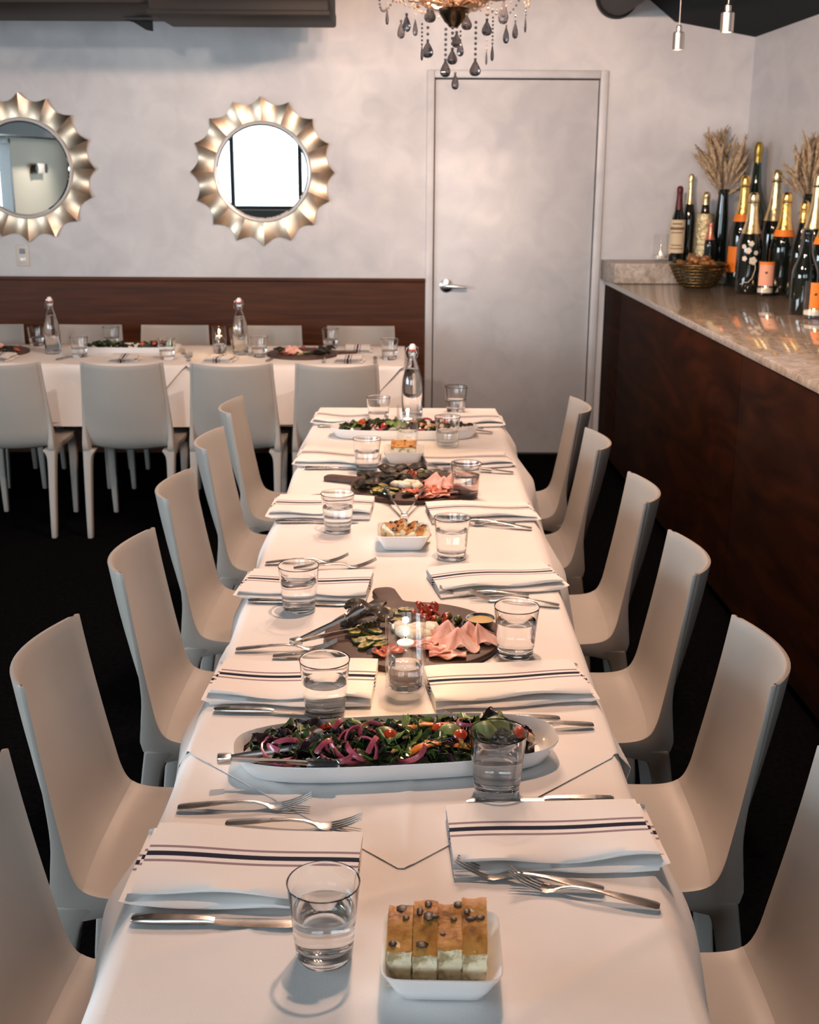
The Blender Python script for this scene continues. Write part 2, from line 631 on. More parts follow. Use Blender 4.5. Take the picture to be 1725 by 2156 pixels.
g = G().tube([(0, -.045, 0), (.03, -.05, -.001), (.075, -.052, -.004), (.118, -.05, -.008)], [.012, .011, .009, .007], 10)
obj('lever', g.mesh('lever', CHROME), hd)

# wood wainscot on the back wall
tr = struct('trim_1', box_mesh('wainscot', (-4.6, YB - .022, 0), (0.083, YB, 1.025), WAINS))
obj('cap_moulding', box_mesh('cap_moulding', (-4.6, YB - .034, 1.025), (0.083, YB, 1.047), WAINS, .004), tr)

# air duct work under the ceiling, left and right
dk = thing('air_unit', 'dark taupe boxed air duct under the ceiling, top left', 'duct', (-0.9, 6.0, 2.36))
obj('trunk', box_mesh('trunk', (-3.69, -.25, 0.0), (.52, .45, .30), DUCT, .01), dk)
obj('grille_box', box_mesh('grille_box', (-.26, -.30, -.045), (.535, .25, .02), DUCT, .012), dk)
obj('lip', box_mesh('lip', (-.265, -.315, -.052), (.54, -.29, -.03), DUCT, .004), dk)
g = G().prism([(-.5, -.01), (-.36, -.01), (-.36, -.06), (-.39, -.055), (-.45, -.02)], -.30, -.27)
g.xf(Matrix.Rotation(pi / 2, 4, 'X'))
obj('bracket', g.mesh('bracket', DUCT), dk)
rd = thing('round_duct', 'dark round ventilation pipe meeting the back wall above the door', 'duct', (1.12, 0, 2.575))
g = G().tube([(0, 3.8, .0), (0, YB, 0)], .105, 32)
obj('pipe', g.mesh('pipe', DUCT), rd)
obj('collar', G().tube([(0, YB - .05, 0), (0, YB, 0)], .116, 32).mesh('collar', DUCT), rd)

# recessed ceiling lamps (out of the frame) give the warm top light; one is added to brighten the left wall
for i, (x, y, aim, pw, colr) in enumerate(CEIL_LAMPS):
    z = ceil_z(x, y) if aim is None else 2.62
    t = thing('ceiling_lamp', 'warm ceiling spotlight above the frame, %s' % ('over the long table', 'aimed at the mirrors', 'over the back table', 'far left of the room', 'aimed at the door', 'added behind the camera to brighten the left wall')[i], 'lamp', (x, y, z - .075))
    obj('can', G().lathe([(.05, 0), (.055, 0), (.055, .10), (0, .10), (0, .095), (.05, .095), (.05, 0)], 20).mesh('can', DUCT), t)
    if aim:
        obj('drop_rod', G().tube([(0, 0, .09), (0, 0, ceil_z(x, y) - z + .075)], .006, 8).mesh('drop_rod', DUCT), t)
    obj('bulb', G().ball((0, 0, .06), .03, 12, 8).mesh('bulb', BULB), t)
    spot('ceiling_lamp_light', (x, y, z - .085), aim or (x, y, 0), pw, colr, 2.3 if aim is None else 1.5, 0.8, .06)

# two pendants over the sideboard
for nm, (x, y, zb) in zip(('nearer the door', 'nearer the right edge'), ((1.155, 5.6, 2.168), (1.203, 4.95, 2.175))):
    p = thing('pendant_lamp', 'small brushed metal cylinder pendant on a cord, %s' % nm, 'lamp', (x, y, zb), group=None)
    PEND = mat('brushed_dark_nickel', (.50, .46, .41), .38, 1.0)
    obj('shade', G().lathe([(.022, 0), (.025, 0), (.025, .068), (.020, .072), (0, .072), (0, .066), (.021, .066), (.022, 0)], 24).mesh('shade', PEND), p)
    obj('neck', G().lathe([(0, .07), (.012, .07), (.012, .095), (.007, .10), (0, .10)], 16).mesh('neck', PEND), p)
    obj('cord', G().tube([(0, 0, .098), (0, 0, ceil_z(x, y) - zb)], .0016, 6).mesh('cord', WHITEPL), p)
    obj('bulb', G().ball((0, 0, .035), .016, 10, 8).mesh('bulb', BULB), p)
    spot('pendant_light', (x, y, zb + .005), (x, y, 0), 14, WARM, 2.2, 0.6, .02)

# outlet
ol = thing('wall_outlet', 'beige wall outlet below the left round mirror', 'outlet', (-2.253, YB, 1.165))
obj('plate', box_mesh('plate', (-.038, -.006, -.062), (.038, 0, .062), WHITEPL, .003), ol)
for z in (.025, -.025):
    obj('socket', box_mesh('socket', (-.017, -.009, z - .015), (.017, -.005, z + .015), BEZEL if z < 0 else mat('blue_grey_plastic', (.25, .33, .40), .4), .003), ol)

# ------------------------------------------------------------------ round sunburst mirrors
R0, R1 = 0.272, 0.408


def petal():
    nu, nv = 13, 7
    P = []
    for i in range(nu):
        s = i / (nu - 1)
        a = (s - .5) * 2 * pi / 16
        bow = 1 - (2 * s - 1) ** 2
        row = []
        for j in range(nv):
            t = j / (nv - 1)
            r = R0 + (R1 - R0) * t - .038 * bow * t
            d = .018 + .022 * t - .020 * bow * (0.25 + .75 * t) - .012 * t * t
            row.append((r * sin(a), -d, r * cos(a)))
        P.append(row)
    return G().sheet(P, .012).mesh('frame_panel', GOLDFRAME)


for nm, x, z in (('right of the two', -0.846, 1.638), ('left of the two, cut off', -2.203, 1.651)):
    m = thing('round_mirror', 'round wall mirror in a scalloped silver sunburst frame, %s' % nm, 'mirror', (x, YB, z))
    obj('mirror_glass', G().lathe([(0, .012), (.262, .012), (.262, .016), (.252, .0185), (0, .0185)], 64).xf(Matrix.Rotation(pi / 2, 4, 'X')).mesh('mirror_glass', MIRROR, angle=4), m)
    obj('bezel', G().lathe([(.260, 0), (.278, 0), (.278, .022), (.272, .027), (.262, .024), (.260, 0)], 64).xf(Matrix.Rotation(pi / 2, 4, 'X')).mesh('bezel', BEZEL), m)
    obj('back_plate', G().lathe([(0, 0), (.36, 0), (.36, .006), (0, .006)], 48).xf(Matrix.Rotation(pi / 2, 4, 'X')).mesh('back_plate', BEZEL), m)
    for k in range(16):
        obj('frame_panel', once('petal', petal), m, rot=(0, 2 * pi * k / 16 + pi / 16, 0))

# ------------------------------------------------------------------ sideboard with marble top


def facex(y):
    return 1.1345 + (7.14 - y) * 0.0309


BY0 = 1.6
sb = thing('sideboard', 'long dark walnut sideboard along the right wall', 'cabinet', (0, 0, 0))
g = G().prism([(facex(YB) + .022, YB), (facex(BY0) + .022, BY0), (wallx(BY0), BY0), (XW, YB)], .09, 1.02)
obj('carcass', g.mesh('carcass', BARWOOD), sb)
g = G().prism([(facex(YB) + .05, YB), (facex(BY0) + .05, BY0), (facex(BY0) + .08, BY0), (facex(YB) + .08, YB)], 0, .09)
obj('plinth', g.mesh('plinth', BLACKPL), sb)
edges = [YB - .002, 6.66, 4.42, 2.9, BY0]
for a, b in zip(edges[:-1], edges[1:]):
    g = G().prism([(facex(a), a - .003), (facex(b), b + .003), (facex(b) + .024, b + .003), (facex(a) + .024, a - .003)], .06, 1.019)
    obj('panel', g.mesh('panel', BARWOOD, bevel=.002), sb)
ct = tag(obj('marble_countertop', None), 'polished beige marble countertop on the walnut sideboard', 'countertop')
g = G().prism([(facex(YB) - .006, YB), (facex(BY0) - .006, BY0), (wallx(BY0), BY0), (XW, YB)], 1.02, 1.05)
obj('slab', g.mesh('slab', MARBLE, bevel=.003), ct)
LEDGE = mixmat('honed_beige_marble', [(0.29, 0.24, 0.19), (0.42, 0.36, 0.30), (0.54, 0.48, 0.41)], 30, rough=0.38, detail=9, distort=1.2)
g = G().prism([(1.105, YB), (1.138, 6.86), (1.798, 6.86), (1.798, YB)], 1.05, 1.16)
obj('raised_ledge', g.mesh('raised_ledge', LEDGE, bevel=.003), ct)

# ------------------------------------------------------------------ chairs


def catmull(P, n):
    P = [np.array(p, float) for p in P]
    out = []
    for i in range(len(P) - 1):
        a = P[i - 1] if i else 2 * P[0] - P[1]
        b, c = P[i], P[i + 1]
        d = P[i + 2] if i + 2 < len(P) else 2 * P[-1] - P[-2]
        for k in range(n):
            t = k / n
            out.append(.5 * ((2 * b) + (c - a) * t + (2 * a - 5 * b + 4 * c - d) * t * t + (3 * b - a - 3 * c + d) * t ** 3))
    out.append(P[-1])
    return out


def chair_meshes():
    # side profile (y, z, half width, bow of the middle, rim depth) from the top of the back to the front of the seat
    prof = catmull([(-.260, .825, .1865, .060, .011), (-.247, .735, .191, .057, .011), (-.231, .635, .198, .050, .013), (-.214, .540, .205, .040, .021),
                    (-.201, .478, .209, .034, .040), (-.182, .445, .211, .028, .066), (-.142, .4315, .212, .020, .040), (-.070, .428, .213, .014, .027),
                    (.02, .427, .213, .012, .025), (.11, .429, .210, .008, .025), (.172, .4295, .206, .005, .025), (.198, .423, .203, .004, .025), (.208, .409, .201, .003, .023)], 4)
    n = 15
    us = [-1 + 2 * i / (n - 1) for i in range(n)]
    rings = []
    for i, (y, z, hw, bow, rim) in enumerate(prof):
        a, b = prof[max(0, i - 1)], prof[min(len(prof) - 1, i + 1)]
        t = np.array([b[0] - a[0], b[1] - a[1]])
        t /= np.linalg.norm(t)
        nv = np.array([t[1], -t[0]])          # towards the back of the backrest and the underside of the seat
        fx = .012 + .35 * max(0, rim - .011)
        th = .0105
        ring = []
        for u in us:
            d = bow * (1 - u * u)
            ring.append((u * hw, y + nv[0] * d, z + nv[1] * d))
        e = lambda x, d: (x, y + nv[0] * d, z + nv[1] * d)
        ring += [e(hw, rim * .5), e(hw - .001, rim), e(hw - fx, rim)]
        for u in reversed(us):
            x = u * (hw - fx - .004)
            d = bow * (1 - (x / hw) ** 2) + th
            ring.append(e(x, min(d, max(th, d))))
        ring += [e(-(hw - fx), rim), e(-hw + .001, rim), e(-hw, rim * .5)]
        rings.append(ring)
    cut = 20
    back = G().loft(rings[:cut + 1], cap=False).add(rings[0], [tuple(range(len(rings[0])))]).mesh('backrest', CHAIR, angle=42, bevel=.0022, weld=1e-5)
    seat = G().loft(rings[cut:], cap=False).add(rings[-1], [tuple(range(len(rings[0])))]).mesh('seat', CHAIR, angle=42, bevel=.0022, weld=1e-5)

    def leg(front):
        g = G()
        rings = []
        for z, fl in ((0, 0), (.05, 0), (.15, 0), (.25, 0), (.33, .0), (.365, .002), (.382, .007), (.395, .017), (.404, .030), (.414, .034)):
            k = z / .41
            if front:
                wx = .024 + .018 * k + fl * .6
                wy = .026 + .020 * k + fl
                xo, yo = .186 + .016 * k, .184 + .016 * k
                rings.append([(xo - wx, yo - wy, z), (xo, yo - wy, z), (xo, yo, z), (xo - wx, yo, z)])
            else:
                wx = .024 + .014 * k + fl * .6
                yr = -.284 + .050 * k ** 1.3
                wy = .034 + .014 * k + fl
                xo = .203 + .0085 * k
                rings.append([(xo - wx, yr, z), (xo, yr, z), (xo, yr + wy, z), (xo - wx, yr + wy, z)])
        return g.loft(rings).mesh('leg', CHAIR, angle=50, bevel=.006)
    return back, seat, leg(True), leg(False)


CM = chair_meshes()


def chair(label, x, y, rz, group, wide=1.0):
    t = thing('dining_chair', label, 'chair', (x, y, 0), rz, group)
    t.scale = (wide, 1, 1)
    obj('seat', CM[1], t)
    obj('backrest', CM[0], t)
    for m in (CM[2], CM[3]):
        obj('leg', m, t)
        obj('leg', m, t, scale=(-1, 1, 1))
    return t


# chairs along the long table
for i, (x, y, rz) in enumerate(((-.350, 1.475, -.01), (-.392, 2.052, .0), (-.362, 2.649, .01), (-.378, 3.253, -.01), (-.373, 3.843, .0), (-.382, 4.417, .01))):
    chair('off-white moulded chair, %s from the camera on the left side of the long table' % ORD[i], x, y + .014, -pi / 2 + rz,
          'chairs on the left of the long table', .95)
for i, (x, y, rz) in enumerate(((.362, 1.521, -.05), (.372, 2.088, -.06), (.366, 2.670, -.05), (.368, 3.256, -.05), (.330, 3.871, -.04), (.350, 4.457, -.05))):
    chair('off-white moulded chair, %s from the camera on the right side of the long table' % ORD[i], x, y + .012, pi / 2 + rz,
          'chairs on the right of the long table', .93)
for i, x in enumerate((-1.845, -1.295, -.803, -.330)):
    chair('off-white moulded chair with its back to us at the back table, %s from the left' % ORD[i], x, 5.655, 0, 'near side chairs of the back table')
for i, x in enumerate((-2.33, -1.785, -1.305, -.79, -.275)):
    chair('off-white moulded chair between the back table and the wood panel, %s from the left' % ORD[i], x, 6.452, pi, 'far side chairs of the back table')

# ------------------------------------------------------------------ tables and cloths
TW = mat('table_wood', (.10, .05, .03), .5)


def table(label, x0, x1, y0, y1, zt):
    t = thing('table', label, 'table', ((x0 + x1) / 2, (y0 + y1) / 2, 0))
    hx, hy = (x1 - x0) / 2, (y1 - y0) / 2
    obj('tabletop', box_mesh('tabletop', (-hx, -hy, zt - .03), (hx, hy, zt), TW, .004), t)
    n = max(1, int(max(hx, hy) / .55))
    for k in range(n):
        f = (k + .5) / n * 2 - 1
        px, py = (f * hx, 0) if hx > hy else (0, f * hy)
        p = obj('pedestal', once('ped', lambda: G().lathe([(0, .70), (.035, .70), (.035, .03), (.05, .022), (.118, .010), (.122, .0), (0, 0)], 24).mesh('pedestal', BLACKPL)), t, (px, py, 0))
        obj('bracket', once('pbr', lambda: box_mesh('bracket', (-.12, -.12, .70), (.12, .12, .7175), BLACKPL)), p)
    return t


XL, XR = -.357, .338
table('near half of the long dining table, hidden under the lower white cloth', XL + .006, XR - .006, .45, 2.0, .7475)
table('far dining table hidden under the upper white tablecloth', XL + .006, XR - .006, 2.02, 4.72, .7475)
table('back dining table hidden under the white cloth by the wood panel', -3.3, -.045, 5.785, 6.41, .7475)

rng = random.Random(7)


def smooth_noise(seed):
    r = random.Random(seed)
    ks = [(r.uniform(-1, 1) * f, r.uniform(-1, 1) * f, r.uniform(0, 6.28), 1 / f ** 1.1) for f in (3, 4, 6, 7, 9, 12) for _ in range(2)]

    def fn(x, y):
        return sum(a * sin(kx * x + ky * y + p) for kx, ky, p, a in ks)
    return fn


def drape_pts(s, L, waves, r=.012):
    """offset outwards and drop for a fraction s of the hanging length L"""
    d = s * L
    arc = r * pi / 2
    if d < arc:
        a = d / r
        return r * sin(a), r * (1 - cos(a))
    k = (d - arc)
    out = r + k * .10 + waves * min(1, k / .05) * (.6 + .4 * k / .27)
    return out, r + k * .985


def gsum(y, items):
    return sum(a * exp(-((y - c) / w_) ** 2) for c, a, w_ in items)


def bulgeL(y):
    return gsum(y, ((1.50, .080, .14), (2.0, .02, .08), (2.6, .02, .1)))


def bulgeR(y):
    return gsum(y, ((1.55, .02, .15), (3.0, .03, .2), (3.75, .055, .35), (4.45, .03, .15)))


def cloth(name, label, y0, y1, hwL, hwR, z, side_drop, seed, zridge=None, end_drop=0, step=.012, xc=0.0):
    """white cloth on a table top: top grid between x=-hwL(y)..hwR(y), sides hanging down by side_drop(y)"""
    nz = smooth_noise(seed)
    ny = max(8, int((y1 - y0) / step))
    nx = 46
    ns = 10
    g = G()
    ys = [y0 + (y1 - y0) * i / ny for i in range(ny + 1)]
    P = []
    for y in ys:
        a, b = hwL(y), hwR(y)
        row = []
        LL = side_drop(y)
        wl = .016 + .018 * sin(y * 5.2 + seed) + .010 * sin(y * 11.3 + 2 * seed)
        wr = .016 + .018 * sin(y * 5.7 + 1.7 * seed + 1) + .010 * sin(y * 12.1 + seed)
        for k in range(ns, 0, -1):
            if LL > 1e-4:
                o, d = drape_pts(k / ns, LL, wl + bulgeL(y))
            else:
                o, d = 0, 0
            row.append((a - o, y, z - d))
        for k in range(nx + 1):
            x = a + (b - a) * k / nx
            h = .0004 * nz(x * 2.5, y * 2.5)
            if zridge:
                h += zridge(x, y)
            row.append((x, y, z + h))
        for k in range(1, ns + 1):
            if LL > 1e-4:
                o, d = drape_pts(k / ns, LL, wr + bulgeR(y))
            else:
                o, d = 0, 0
            row.append((b + o, y, z - d))
        P.append(row)
    P = np.array(P)
    P = P.transpose(1, 0, 2)
    g.sheet(P, .0012)
    me = g.mesh(name, LINEN, angle=60)
    return tag(obj(name, me), label, 'tablecloth')


def ridge(lines):
    def f(x, y):
        h = 0
        for (xa, ya), (xb, yb), amp, wd in lines:
            dx, dy = xb - xa, yb - ya
            l2 = dx * dx + dy * dy
            t = ((x - xa) * dx + (y - ya) * dy) / l2
            if -.05 < t < 1.05:
                dd = ((x - xa) * dy - (y - ya) * dx) / sqrt(l2)
                e = min(1, (t + .05) * 8, (1.05 - t) * 8)
                h += 1.7 * amp * e * exp(-(dd / wd) ** 2)
        return h
    return f


creases = ridge([((-.36, 1.245), (.02, 1.42), .0022, .007), ((.36, 1.36), (.05, 1.10), .0022, .007), ((-.36, .98), (.1, 1.28), .0014, .008),
                 ((-.36, 1.62), (-.12, 1.74), .0016, .007), ((.05, 1.12), (-.2, .95), .0016, .008)])
cloth('tablecloth', 'lower white tablecloth on the near end of the long table', .45, 2.3,
      lambda y: XL, lambda y: XR, .7502, lambda y: .265, 3, creases)
creases2 = ridge([((-.33, 1.80), (-.1, 1.60), .0010, .008), ((0, 1.47), (0, 4.7), .0012, .008), ((-.36, 2.62), (.34, 2.62), .0009, .01),
                  ((-.36, 3.55), (.34, 3.55), .0009, .01)])
cloth('tablecloth', 'upper white tablecloth whose pointed corner faces the camera below the salad platter', 1.462, 4.735,
      lambda y: max(XL, -.008 - (y - 1.458) * 1.035), lambda y: min(XR, -.008 + (y - 1.458) * 1.035), .7522,
      lambda y: max(0, min(.265, (y - 1.80) * 1.0)), 5, creases2)


# cloth on the back table: hangs in front with diagonal folded overlay
def back_cloth(name, label, x0, x1, yf, yb, z, drop, seed, endx=True):
    nz = smooth_noise(seed)
    n = int((x1 - x0) / .02)
    P = []
    ns = 10
    for i in range(n + 1):
        x = x0 + (x1 - x0) * i / n
        L = drop(x)
        w_ = .012 + .014 * sin(x * 9 + seed) + .008 * sin(x * 17 + 2 * seed)
        row = []
        for k in range(ns, 0, -1):
            o, d = drape_pts(k / ns, L, w_) if L > 1e-4 else (0, 0)
            row.append((x, yf - o, z - d))
        for k in range(13):
            y = yf + (yb - yf) * k / 12
            row.append((x, y, z + .0006 * nz(x * 2, y * 2)))
        for k in range(1, ns + 1):
            o, d = drape_pts(k / ns, .27, w_)
            row.append((x, yb + o, z - d))
        P.append(row)
    if endx:
        last = P[-1]
        for k in range(1, 9):
            o, d = drape_pts(k / 8, .27, .01)
            P.append([(x1 + o, min(max(yy, yf - .01), yb + .01), min(z - d, z) if abs(zz - z) < .01 else min(zz, z - d)) for (xx, yy, zz) in last])
    g = G().sheet(np.array(P), .0012)
    return tag(obj(name, g.mesh(name, LINEN, angle=60)), label, 'tablecloth')


back_cloth('tablecloth', 'white tablecloth hanging from the back table behind the row of chair backs', -3.3, -.040, 5.778, 6.415, .7502, lambda x: .30, 11)


def zig(x):
    # pointed flaps with notches that reach up to the table edge
    return max(.004, min(.285, min(abs(x - c) for c in (-.034, -1.07, -2.11, -3.15)) * 1.15))


back_cloth('tablecloth', 'upper white tablecloth on the back table with pointed hanging corners', -3.3, -.030, 5.756, 6.430, .7545, lambda x: zig(x), 13, False)

# ------------------------------------------------------------------ napkins
def napkin_mat():
    m, nt, b = nmat('striped_napkin_linen')
    uv = nt.nodes.new('ShaderNodeUVMap')
    uv.uv_map = 'UVMap'
    sp = nt.nodes.new('ShaderNodeSeparateXYZ')
    cr = nt.nodes.new('ShaderNodeValToRGB')
    cr.color_ramp.interpolation = 'CONSTANT'
    W = (.84, .825, .81)
    PU = (.30, .22, .26)
    NV = (.018, .020, .045)
    st = [(0, W), (.40, PU), (.435, W), (.49, NV), (.56, W), (.615, PU), (.65, W)]
    el = cr.color_ramp.elements
    while len(el) < len(st):
        el.new(.5)
    for e, (p, c) in zip(el, st):
        e.position = p
        e.color = (*c, 1)
    nt.links.new(uv.outputs[0], sp.inputs[0])
    nt.links.new(sp.outputs[1], cr.inputs[0])
    nt.links.new(cr.outputs[0], b.inputs['Base Color'])
    b.inputs['Roughness'].default_value = .85
    b.inputs['Specular IOR Level'].default_value = .15
    n2 = nt.nodes.new('ShaderNodeTexNoise')
    n2.inputs['Scale'].default_value = 500
    tc = nt.nodes.new('ShaderNodeTexCoord')
    nt.links.new(tc.outputs['Object'], n2.inputs['Vector'])
    bp = nt.nodes.new('ShaderNodeBump')
    bp.inputs['Strength'].default_value = .06
    bp.inputs['Distance'].default_value = .01
    nt.links.new(n2.outputs[0], bp.inputs['Height'])
    nt.links.new(bp.outputs[0], b.inputs['Normal'])
    return m


NAPKIN = napkin_mat()


def napkin_mesh(wd, dp, seed, side):
    """serpentine fold: four layers; +y is the stripe-free far edge; side=+1 the loose ends peep out at +x"""
    r = random.Random(seed)
    p1, p2, p3 = r.uniform(0, 6), r.uniform(0, 6), r.uniform(0, 6)
    gap = .0056
    path = []   # (y, z, layer)
    n = 9
    yb, yf = dp / 2, -dp / 2
    ext = [.007, -.010, -.003, -.004]
    for L in range(4):
        z = .0025 + L * gap
        a, b = (yb - .004, yf - ext[L]) if L % 2 == 0 else (yf - ext[L - 1], yb - .004 * (L == 1))
        ys = [a + (b - a) * k / n for k in range(n + 1)]
        for k, y in enumerate(ys):
            path.append((y, z, L))
        if L < 3:
            yy = b - .0028 if L % 2 == 0 else b + .0028
            path.append((yy, z + gap / 2, L + .5))
    nx = 22
    P = []
    for i in range(nx + 1):
        s = i / nx
        row = []
        for (y, z, L) in path:
            ofs = (.016 if 0.6 < L < 1.6 else (.007 if 1.6 <= L < 2.4 else 0)) * side
            x = (s - .5) * wd + ofs * (s if side > 0 else 1 - s)
            u = s * 5
            up = (.0022 * sin(u * 1.3 + p1) + .0028 * sin(u * .7 + p2 + y * 9)) * (L / 3)
            fr = max(0, (-y - dp * .25) / (dp * .25))
            up += .0030 * fr * sin(u * 1.9 + p3 + .35 * L) * (.15 + L / 3)
            zz = z + max(-z * .4, up + .0020 * L / 3)
            yy = y + .003 * sin(u * .8 + p2) * (1 if y > 0 else .6) + (.004 * sin(u * 1.6 + p3 + L * 1.3) if y < -dp * .3 else 0)
            row.append((x, yy, max(.0012, zz)))
        P.append(row)
    g = G().sheet(np.array(P), .0011)
    return g.mesh('napkin', NAPKIN, angle=70, uvf=lambda co: (co.x, min(.999, max(0, (co.y - yf) / dp)) if co.z > .006 else min(.999, max(0, (co.y - yf) / dp))))


TZ = .7536       # resting height on the upper cloth
TN = .7517       # on the lower cloth, near end


def set_on(y):
    return TN if y < 1.62 else TZ


# (corner average) centre x, y, width, depth, rotation
NAPS_R = [(.200, 1.515, .282, .166, .045), (.177, 2.035, .282, .160, .14), (.194, 2.625, .286, .160, .20), (.192, 3.185, .282, .155, .12),
          (.180, 3.790, .272, .150, .16), (.215, 4.43, .24, .165, .02)]
NAPS_L = [(-.211, 1.443, .290, .160, -.03), (-.206, 2.052, .288, .160, -.05), (-.228, 2.585, .280, .15, -.08), (-.238, 3.235, .27, .165, -.05),
          (-.225, 3.825, .258, .19, -.06), (-.250, 4.468, .20, .18, -.03)]
for side, NL in (('right', NAPS_R), ('left', NAPS_L)):
    for i, (x, y, wd, dp, rz) in enumerate(NL):
        y += .014 if side == 'right' else .004
        dp -= .016 if side == 'right' else 0
        me = napkin_mesh(wd, dp, i * 7 + (side == 'left') * 3 + 1, 1 if side == 'right' else -1)
        o = obj('napkin', me, None, (x, y, set_on(y) + .0002), (0, 0, rz))
        tag(o, 'folded white napkin with navy and mauve stripes at the %s place setting on the %s' % (ORD[i], side), 'napkin', 'striped napkins on the long table')


# ------------------------------------------------------------------ cutlery
def fork_mesh():
    g = G()
    sta = [((0, 0, .0045), .012, .0022), ((.004, 0, .0048), .017, .0026), ((.02, 0, .0062), .0185, .0026), ((.045, 0, .0085), .0165, .0026),
           ((.07, 0, .0108), .0105, .003), ((.095, 0, .0118), .0068, .0034), ((.115, 0, .0108), .0064, .0034), ((.128, 0, .0070), .0095, .003),
           ((.138, 0, .0036), .0170, .0024), ((.147, 0, .0026), .0232, .0020), ((.156, 0, .0034), .0242, .0018)]
    g.ribbon(sta)
    for k in range(4):
        y = (k - 1.5) * .0064
        g.ribbon([((.153, y, .0030), .0042, .0017), ((.168, y, .0066), .0037, .0017), ((.184, y, .0125), .0031, .0016), ((.200, y * .97, .0205), .0018, .0012)])
    return g.mesh('fork', STEEL, angle=50)


def knife_mesh():
    g = G()
    g.ribbon([((0, 0, .0042), .012, .005), ((.004, 0, .0044), .016, .0075), ((.03, 0, .0046), .0175, .0085), ((.07, 0, .0046), .0140, .0085),
              ((.098, 0, .0044), .0105, .0075), ((.106, 0, .0040), .0100, .005)])
    g.ribbon([((.104, 0, .0036), .010, .0030), ((.115, 0, .0032), .0155, .0020), ((.16, 0, .0030), .0185, .0018), ((.20, 0, .0030), .0175, .0016),
              ((.215, .002, .0030), .0130, .0014), ((.224, .005, .0030), .0050, .0012)])
    return g.mesh('table_knife', STEEL, angle=45)


def lay(name, me, a, b, label, cat, group, zr=None):
    """lay a piece of cutlery from handle end a towards tip b"""
    x, y = a
    o = obj(name, me, None, (x, y, (zr if zr else set_on(min(y, b[1]) if y < 1.75 else y)) + .0006), (0, 0, atan2(b[1] - y, b[0] - x)))
    return tag(o, label, cat, group)


FORKS = {'right': [[((.261, 1.405), (.064, 1.453)), ((.328, 1.368), (.135, 1.426))], [((.263, 1.920), (.066, 1.905)), ((.318, 1.895), (.122, 1.880))],
                   [((.268, 2.548), (.068, 2.553)), ((.328, 2.481), (.136, 2.532))], [((.284, 3.105), (.090, 3.128)), ((.324, 3.064), (.14, 3.115))],
                   [((.258, 3.690), (.056, 3.716)), ((.325, 3.670), (.135, 3.700))], [((.268, 4.321), (.08, 4.352)), ((.298, 4.257), (.11, 4.30))]],
         'left': [[((-.344, 1.614), (-.149, 1.623)), ((-.266, 1.570), (-.077, 1.563))], [((-.342, 2.223), (-.157, 2.233)), ((-.265, 2.190), (-.075, 2.191))],
                  [((-.346, 2.764), (-.154, 2.785)), ((-.276, 2.72), (-.084, 2.75))], [((-.306, 3.369), (-.104, 3.389))], [], []]}
FM, KM = fork_mesh(), knife_mesh()
for side, rows in FORKS.items():
    for i, row in enumerate(rows):
        for k, (a, b) in enumerate(row):
            n = '' if len(row) == 1 else (', the farther of two' if k == 0 and True else ', the nearer of two')
            lay('fork', FM, a, b, 'stainless steel fork at the %s place setting on the %s%s' % (ORD[i], side, n), 'fork', 'forks on the long table')
KNIVES = {'left': [((-.351, 1.336), (-.131, 1.328)), ((-.342, 1.949), (-.12, 1.934)), ((-.354, 2.501), (-.131, 2.483)), ((-.361, 3.117), (-.137, 3.121)),
                   ((-.333, 3.715), (-.110, 3.715)), ((-.339, 4.355), (-.115, 4.36))],
          'right': [((.312, 1.640), (.088, 1.639))]}
for side, rows in KNIVES.items():
    for i, (a, b) in enumerate(rows):
        lay('table_knife', KM, a, b, 'stainless steel table knife at the %s place setting on the %s' % (ORD[i], side), 'knife', 'knives on the long table')

# ------------------------------------------------------------------ tumblers


def tumbler_mesh():
    o = [(0, .0016), (.022, .0014), (.0300, .0), (.0336, .0015), (.0348, .006), (.0372, .03), (.0400, .062), (.0440, .1008), (.0446, .1026), (.0440, .1034), (.0432, .1026),
         (.0424, .1005), (.0384, .062), (.0356, .032), (.0338, .0215), (.031, .0178), (.024, .0164), (0, .0160)]
    return G().lathe(o, 40).mesh('tumbler', VESSEL, angle=60)


def water_mesh(lv):
    def r(z):
        return np.interp(z, [.0178, .0215, .032, .062, .1005], [.031, .0338, .0356, .0384, .0424]) + .0006
    prof = [(0, .0157), (.024, .0161), (.0314, .0176), (.0342, .0213), (r(.032), .032), (r(lv - .002), lv - .002), (r(lv), lv + .0012), (r(lv) - .0015, lv), (0, lv - .0002)]
    return G().lathe(prof, 40).mesh('water', WATER, angle=50)


def tumbler(label, x, y, z, lv, group):
    o = obj('water_glass', once('tumbler', tumbler_mesh), None, (x, y, z), (0, 0, 0))
    tag(o, label, 'glass', group)
    lvk = round(lv, 3)
    obj('water', once(('water', lvk), lambda: water_mesh(lvk)), o)
    return o


GL = {'right': [(.136, 1.668, .066), (.210, 2.210, .072), (.104, 2.825, .070), (.163, 3.386, .066), (.128, 4.056, .050), (.178, 4.640, .05)],
      'left': [(-.101, 1.270, .064), (-.146, 1.943, .060), (-.237, 2.454, .066), (-.188, 3.045, .066), (-.135, 3.702, .062), (-.117, 4.408, .044)]}
for side, L in GL.items():
    for i, (x, y, lv) in enumerate(L):
        tumbler('clear tumbler of water at the %s place setting on the %s side' % (ORD[i], side), x, y, set_on(y) + .0003, lv, 'water glasses on the long table')

# ------------------------------------------------------------------ candle glasses


